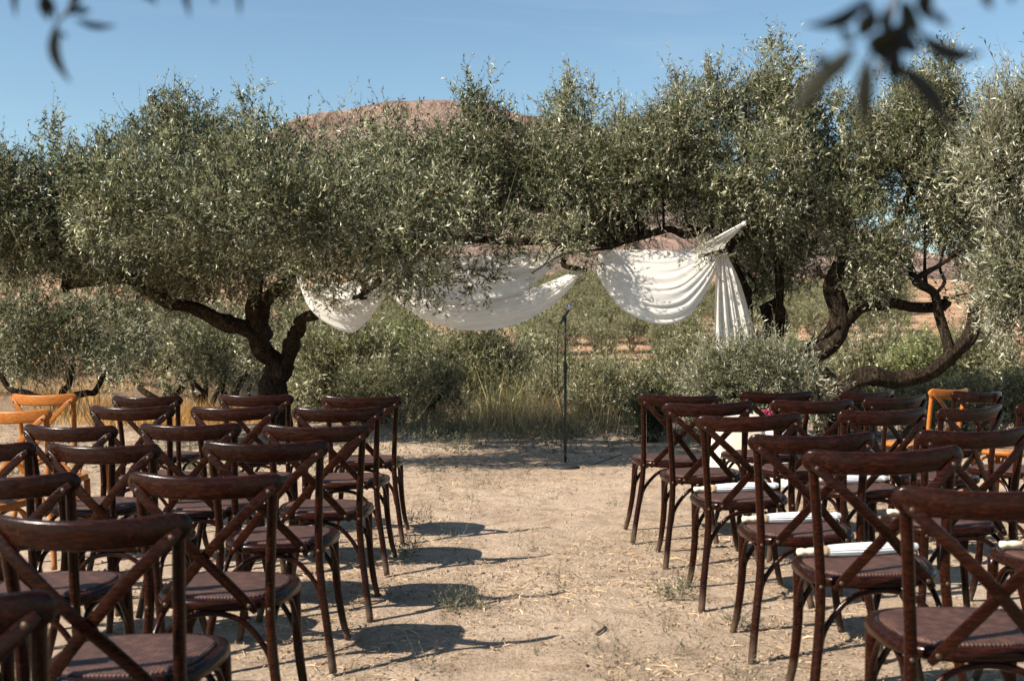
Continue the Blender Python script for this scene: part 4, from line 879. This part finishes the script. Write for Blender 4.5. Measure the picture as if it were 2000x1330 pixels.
blades('weed_stalks', area(800, 1200, 13, 14.6, 26), 'bare dry stalks leaning among the bushes', M_straw, 6, (.5, 1.1), 5, .2, .008, 'stalks', .5)
def weeds(name, centres, label, n, spread, h, seed, mat_=None, ll=.028, cat='weeds'):
    lobes = [(Vector((x, y, Z(x, y) + h * .4)), (spread * g.uniform(.6, 1.3), spread * g.uniform(.6, 1.2), h * g.uniform(.5, 1.1))) for x, y in centres]
    V, Fq, t, mi = foliage(lobes, n, seed, ll=ll, lw=ll * .32, tl=(.04, .13), nl=11, up=.7, gap=1.2, shoot=.2)
    V[:, 2] = np.maximum(V[:, 2], terrain(V[:, 0], V[:, 1], False) - .02)
    o = link(bpy.data.objects.new(name, npmesh(name, V, Fq, [mat_ or M_weed, M_twig], t, mi))); tag(o, label, cat, kind='stuff')
weeds('low_weeds', area(760, 1420, 12.4, 13.8, 90) + area(760, 1420, 11.0, 12.8, 34), 'low grey-green weeds along the shaded edge of the clearing', 3800, .16, .12, 1)
weeds('low_weeds', area(-20, 760, 8.5, 13, 60), 'small green weeds around the left trees and chairs', 1300, .12, .06, 2)
weeds('low_weeds', [((840 - 1000) / F * 9.4, 9.4), ((905 - 1000) / F * 5.05, 5.05), ((890 - 1000) / F * 5.0, 5.0), ((1500 - 1000) / F * 8, 8), ((1450 - 1000) / F * 4.6, 4.6), ((1320 - 1000) / F * 5.1, 5.1), (-.62, 7.05), (-.6, 6.2)], 'small green weeds growing in the aisle soil', 330, .09, .03, 3, ll=.02)
weeds('low_weeds', area(780, 1500, 3.6, 9.5, 60), 'sparse tiny sprouts across the aisle soil', 700, .07, .012, 4, ll=.014)
# dried umbels at the left
UMB = ['tallest', 'leftmost tall', 'second tallest', 'right-leaning tall', 'central thin', 'short left-hand', 'low left-hand', 'rightmost', 'lowest', 'right-hand mid-height', 'upright mid-height', 'lowest left-hand', 'twin tall', 'left-leaning mid-height']
for i, (px, yt, d) in enumerate([(115, 650, 13.8), (70, 675, 13.9), (108, 676, 13.6), (160, 674, 13.7), (122, 672, 13.9), (92, 697, 13.5), (65, 708, 13.6), (185, 712, 13.8), (120, 755, 13.2), (150, 700, 13.6), (133, 710, 13.7), (90, 760, 13.3), (108, 680, 13.4), (76, 706, 13.4)]):
    b = gp(100 + 55 * math.sin(i * 2.1) + 40, d); e = P(px, yt, d)
    t = empty('dried_umbel', b, UMB[i] + ' dried orange wildflower stalk behind the honey-coloured chairs', 'wildflower', 'dried wildflower stalks')
    m_ = MB(); tube(m_, [(0, 0, 0), ((e - b) * .5 + Vector((.05, 0, 0)))[:], (e - b)[:]], .004, 10, 5); m_.build('stem', M_dry, t)
    m_ = MB(); lathe(m_, [(.003, -.012), (.014, .0), (.017, .009), (.01, .016), (.003, .018)], 9, tuple(e - b)); m_.build('seed_head', M_seed, t)
# curved stick lying in the aisle
sp = P(1175, 1245, 4.5); m_ = MB(); limb(m_, [(.0, -.09, .012), (.035, -.03, .016), (.03, .05, .014), (.0, .12, .014)], .008, .004, 3, k=7, n=14)
o = m_.build('curved_twig', M_twig); o.location = (.345, 4.62, Z(.345, 4.62)); tag(o, 'short curved grey twig lying in the aisle', 'twig')

# ------------------------------------------------------------------ blurred olive sprigs close to the lens
def bigleaf(a, b, wpx, d0, d1, mt, parent, bend=.1, tw=0.):
    A = P(*a, d0); B = P(*b, d1); ax = B - A; Ln = ax.length; ax.normalize()
    sd = ax.cross(Vector((math.sin(tw), -math.cos(tw), .15))).normalized(); nn = sd.cross(ax); mb = MB(); V = []; n = 9; w_ = wpx * d0 / F
    for i in range(n):
        t = i / (n - 1); ww = w_ * .5 * max(.04, math.sin(math.pi * t ** .85)) ; c_ = A + ax * Ln * t + sd * bend * Ln * math.sin(math.pi * t)
        V += [c_ - sd * ww - parent.location, c_ + nn * ww * .35 - parent.location, c_ + sd * ww - parent.location]
    mb.add(V, [(3 * i + j, 3 * i + j + 1, 3 * i + 4 + j, 3 * i + 3 + j) for i in range(n - 1) for j in (0, 1)]); o = mb.build('leaf', mt, parent); return o
M_near = leafmat('near_leaf', (.014, .013, .008), (.035, .03, .02), trans=.06, gloss=.6); M_near2 = leafmat('near_leaf_green', (.03, .036, .01), (.05, .055, .02), trans=.12, gloss=.6); M_near3 = leafmat('near_leaf_pale', (.13, .12, .085), (.16, .145, .105), trans=.1, gloss=.6)
s1 = empty('olive_sprig', P(120, -60, .74), 'dark blurred olive twig dangling into the top left corner', 'branch')
s1b = empty('olive_sprig', P(390, -90, .74), 'tips of a blurred olive twig at the top edge right of the first', 'branch')
for pr, st_ in ((s1, [(150, -160), (142, -60), (138, 10), (112, 45)]), (s1b, [(300, -150), (360, -60), (420, -70), (480, -80)])):
    m_ = MB(); tube(m_, [(P(*q, .74) - pr.location)[:] for q in st_], .0013, 16, 6); m_.build('stem', M_twig, pr)
for a, b, w_, bd, mt in [((112, 40), (140, 165), 24, .16, M_near3), ((116, 60), (106, 115), 12, .0, M_near), ((145, 38), (230, 50), 15, .10, M_near), ((130, 30), (172, 10), 12, .0, M_near), ((85, -25), (88, 26), 20, 0, M_near), ((108, 40), (75, -20), 12, .1, M_near), ((32, -45), (31, 36), 14, .05, M_near), ((85, -10), (95, 42), 26, .05, M_near), ((160, -20), (136, 34), 18, .05, M_near), ((135, 20), (180, 22), 14, .05, M_near), ((118, 62), (132, 76), 8, 0, M_near)]:
    bigleaf(a, b, w_, .74, .75, mt, s1, bd)
for a, b, w_, bd, mt in [((357, -50), (372, 36), 14, .03, M_near), ((455, -60), (468, 34), 11, -.05, M_near), ((288, -40), (305, 12), 14, .05, M_near), ((250, -40), (300, 4), 12, .05, M_near), ((415, -45), (419, 12), 12, 0, M_near)]:
    bigleaf(a, b, w_, .74, .75, mt, s1b, bd)
s2 = empty('olive_sprig', P(1760, -80, .65), 'large blurred olive sprig with spread leaves hanging in front of the right tree', 'branch')
m_ = MB(); tube(m_, [(P(*q, .65) - s2.location)[:] for q in [(1790, -150), (1765, -60), (1740, 30), (1730, 90), (1715, 150)]], .0016, 16, 6); m_.build('stem', M_twig, s2)
for a, b, w_, bd, mt, dd in [((1700, -8), (1570, 50), 24, -.16, M_near, 0.65), ((1716, 30), (1676, 76), 30, .1, M_near2, 0.68), ((1640, 52), (1672, 82), 20, .1, M_near3, 0.64), ((1668, 100), (1541, 232), 34, .05, M_near3, 0.61), ((1672, 92), (1575, 170), 30, -.05, M_near, 0.61), ((1588, 112), (1628, 128), 22, 0, M_near3, 0.58),
        ((1696, 105), (1690, 262), 32, .03, M_near3, 0.59), ((1742, 120), (1866, 266), 32, -.08, M_near, 0.64), ((1785, 62), (1922, 104), 30, .14, M_near, 0.64), ((1812, 20), (1856, 52), 18, 0, M_near, 0.65), ((1760, 0), (1800, 62), 34, .1, M_near2, 0.68), ((1800, -30), (1812, 44), 30, 0, M_near2, 0.67),
        ((1690, 84), (1768, 96), 40, .1, M_near, 0.67), ((1735, 60), (1700, 112), 34, .0, M_near2, 0.65), ((1750, 66), (1800, 104), 34, .0, M_near, 0.65), ((1730, 10), (1745, 80), 22, .1, M_near2, 0.67), ((1752, 90), (1756, 170), 30, .1, M_near, 0.65), ((1690, 5), (1716, 44), 26, .1, M_near, 0.65), ((1776, 40), (1740, 96), 32, 0, M_near, 0.66),
        ((1916, -30), (1938, 20), 22, .0, M_near3, 0.65), ((1975, -30), (1978, 8), 16, 0, M_near, 0.65)]:
    bigleaf(a, b, w_ * 1.3, dd * .9, dd * .9 + .01, mt, s2, bd)
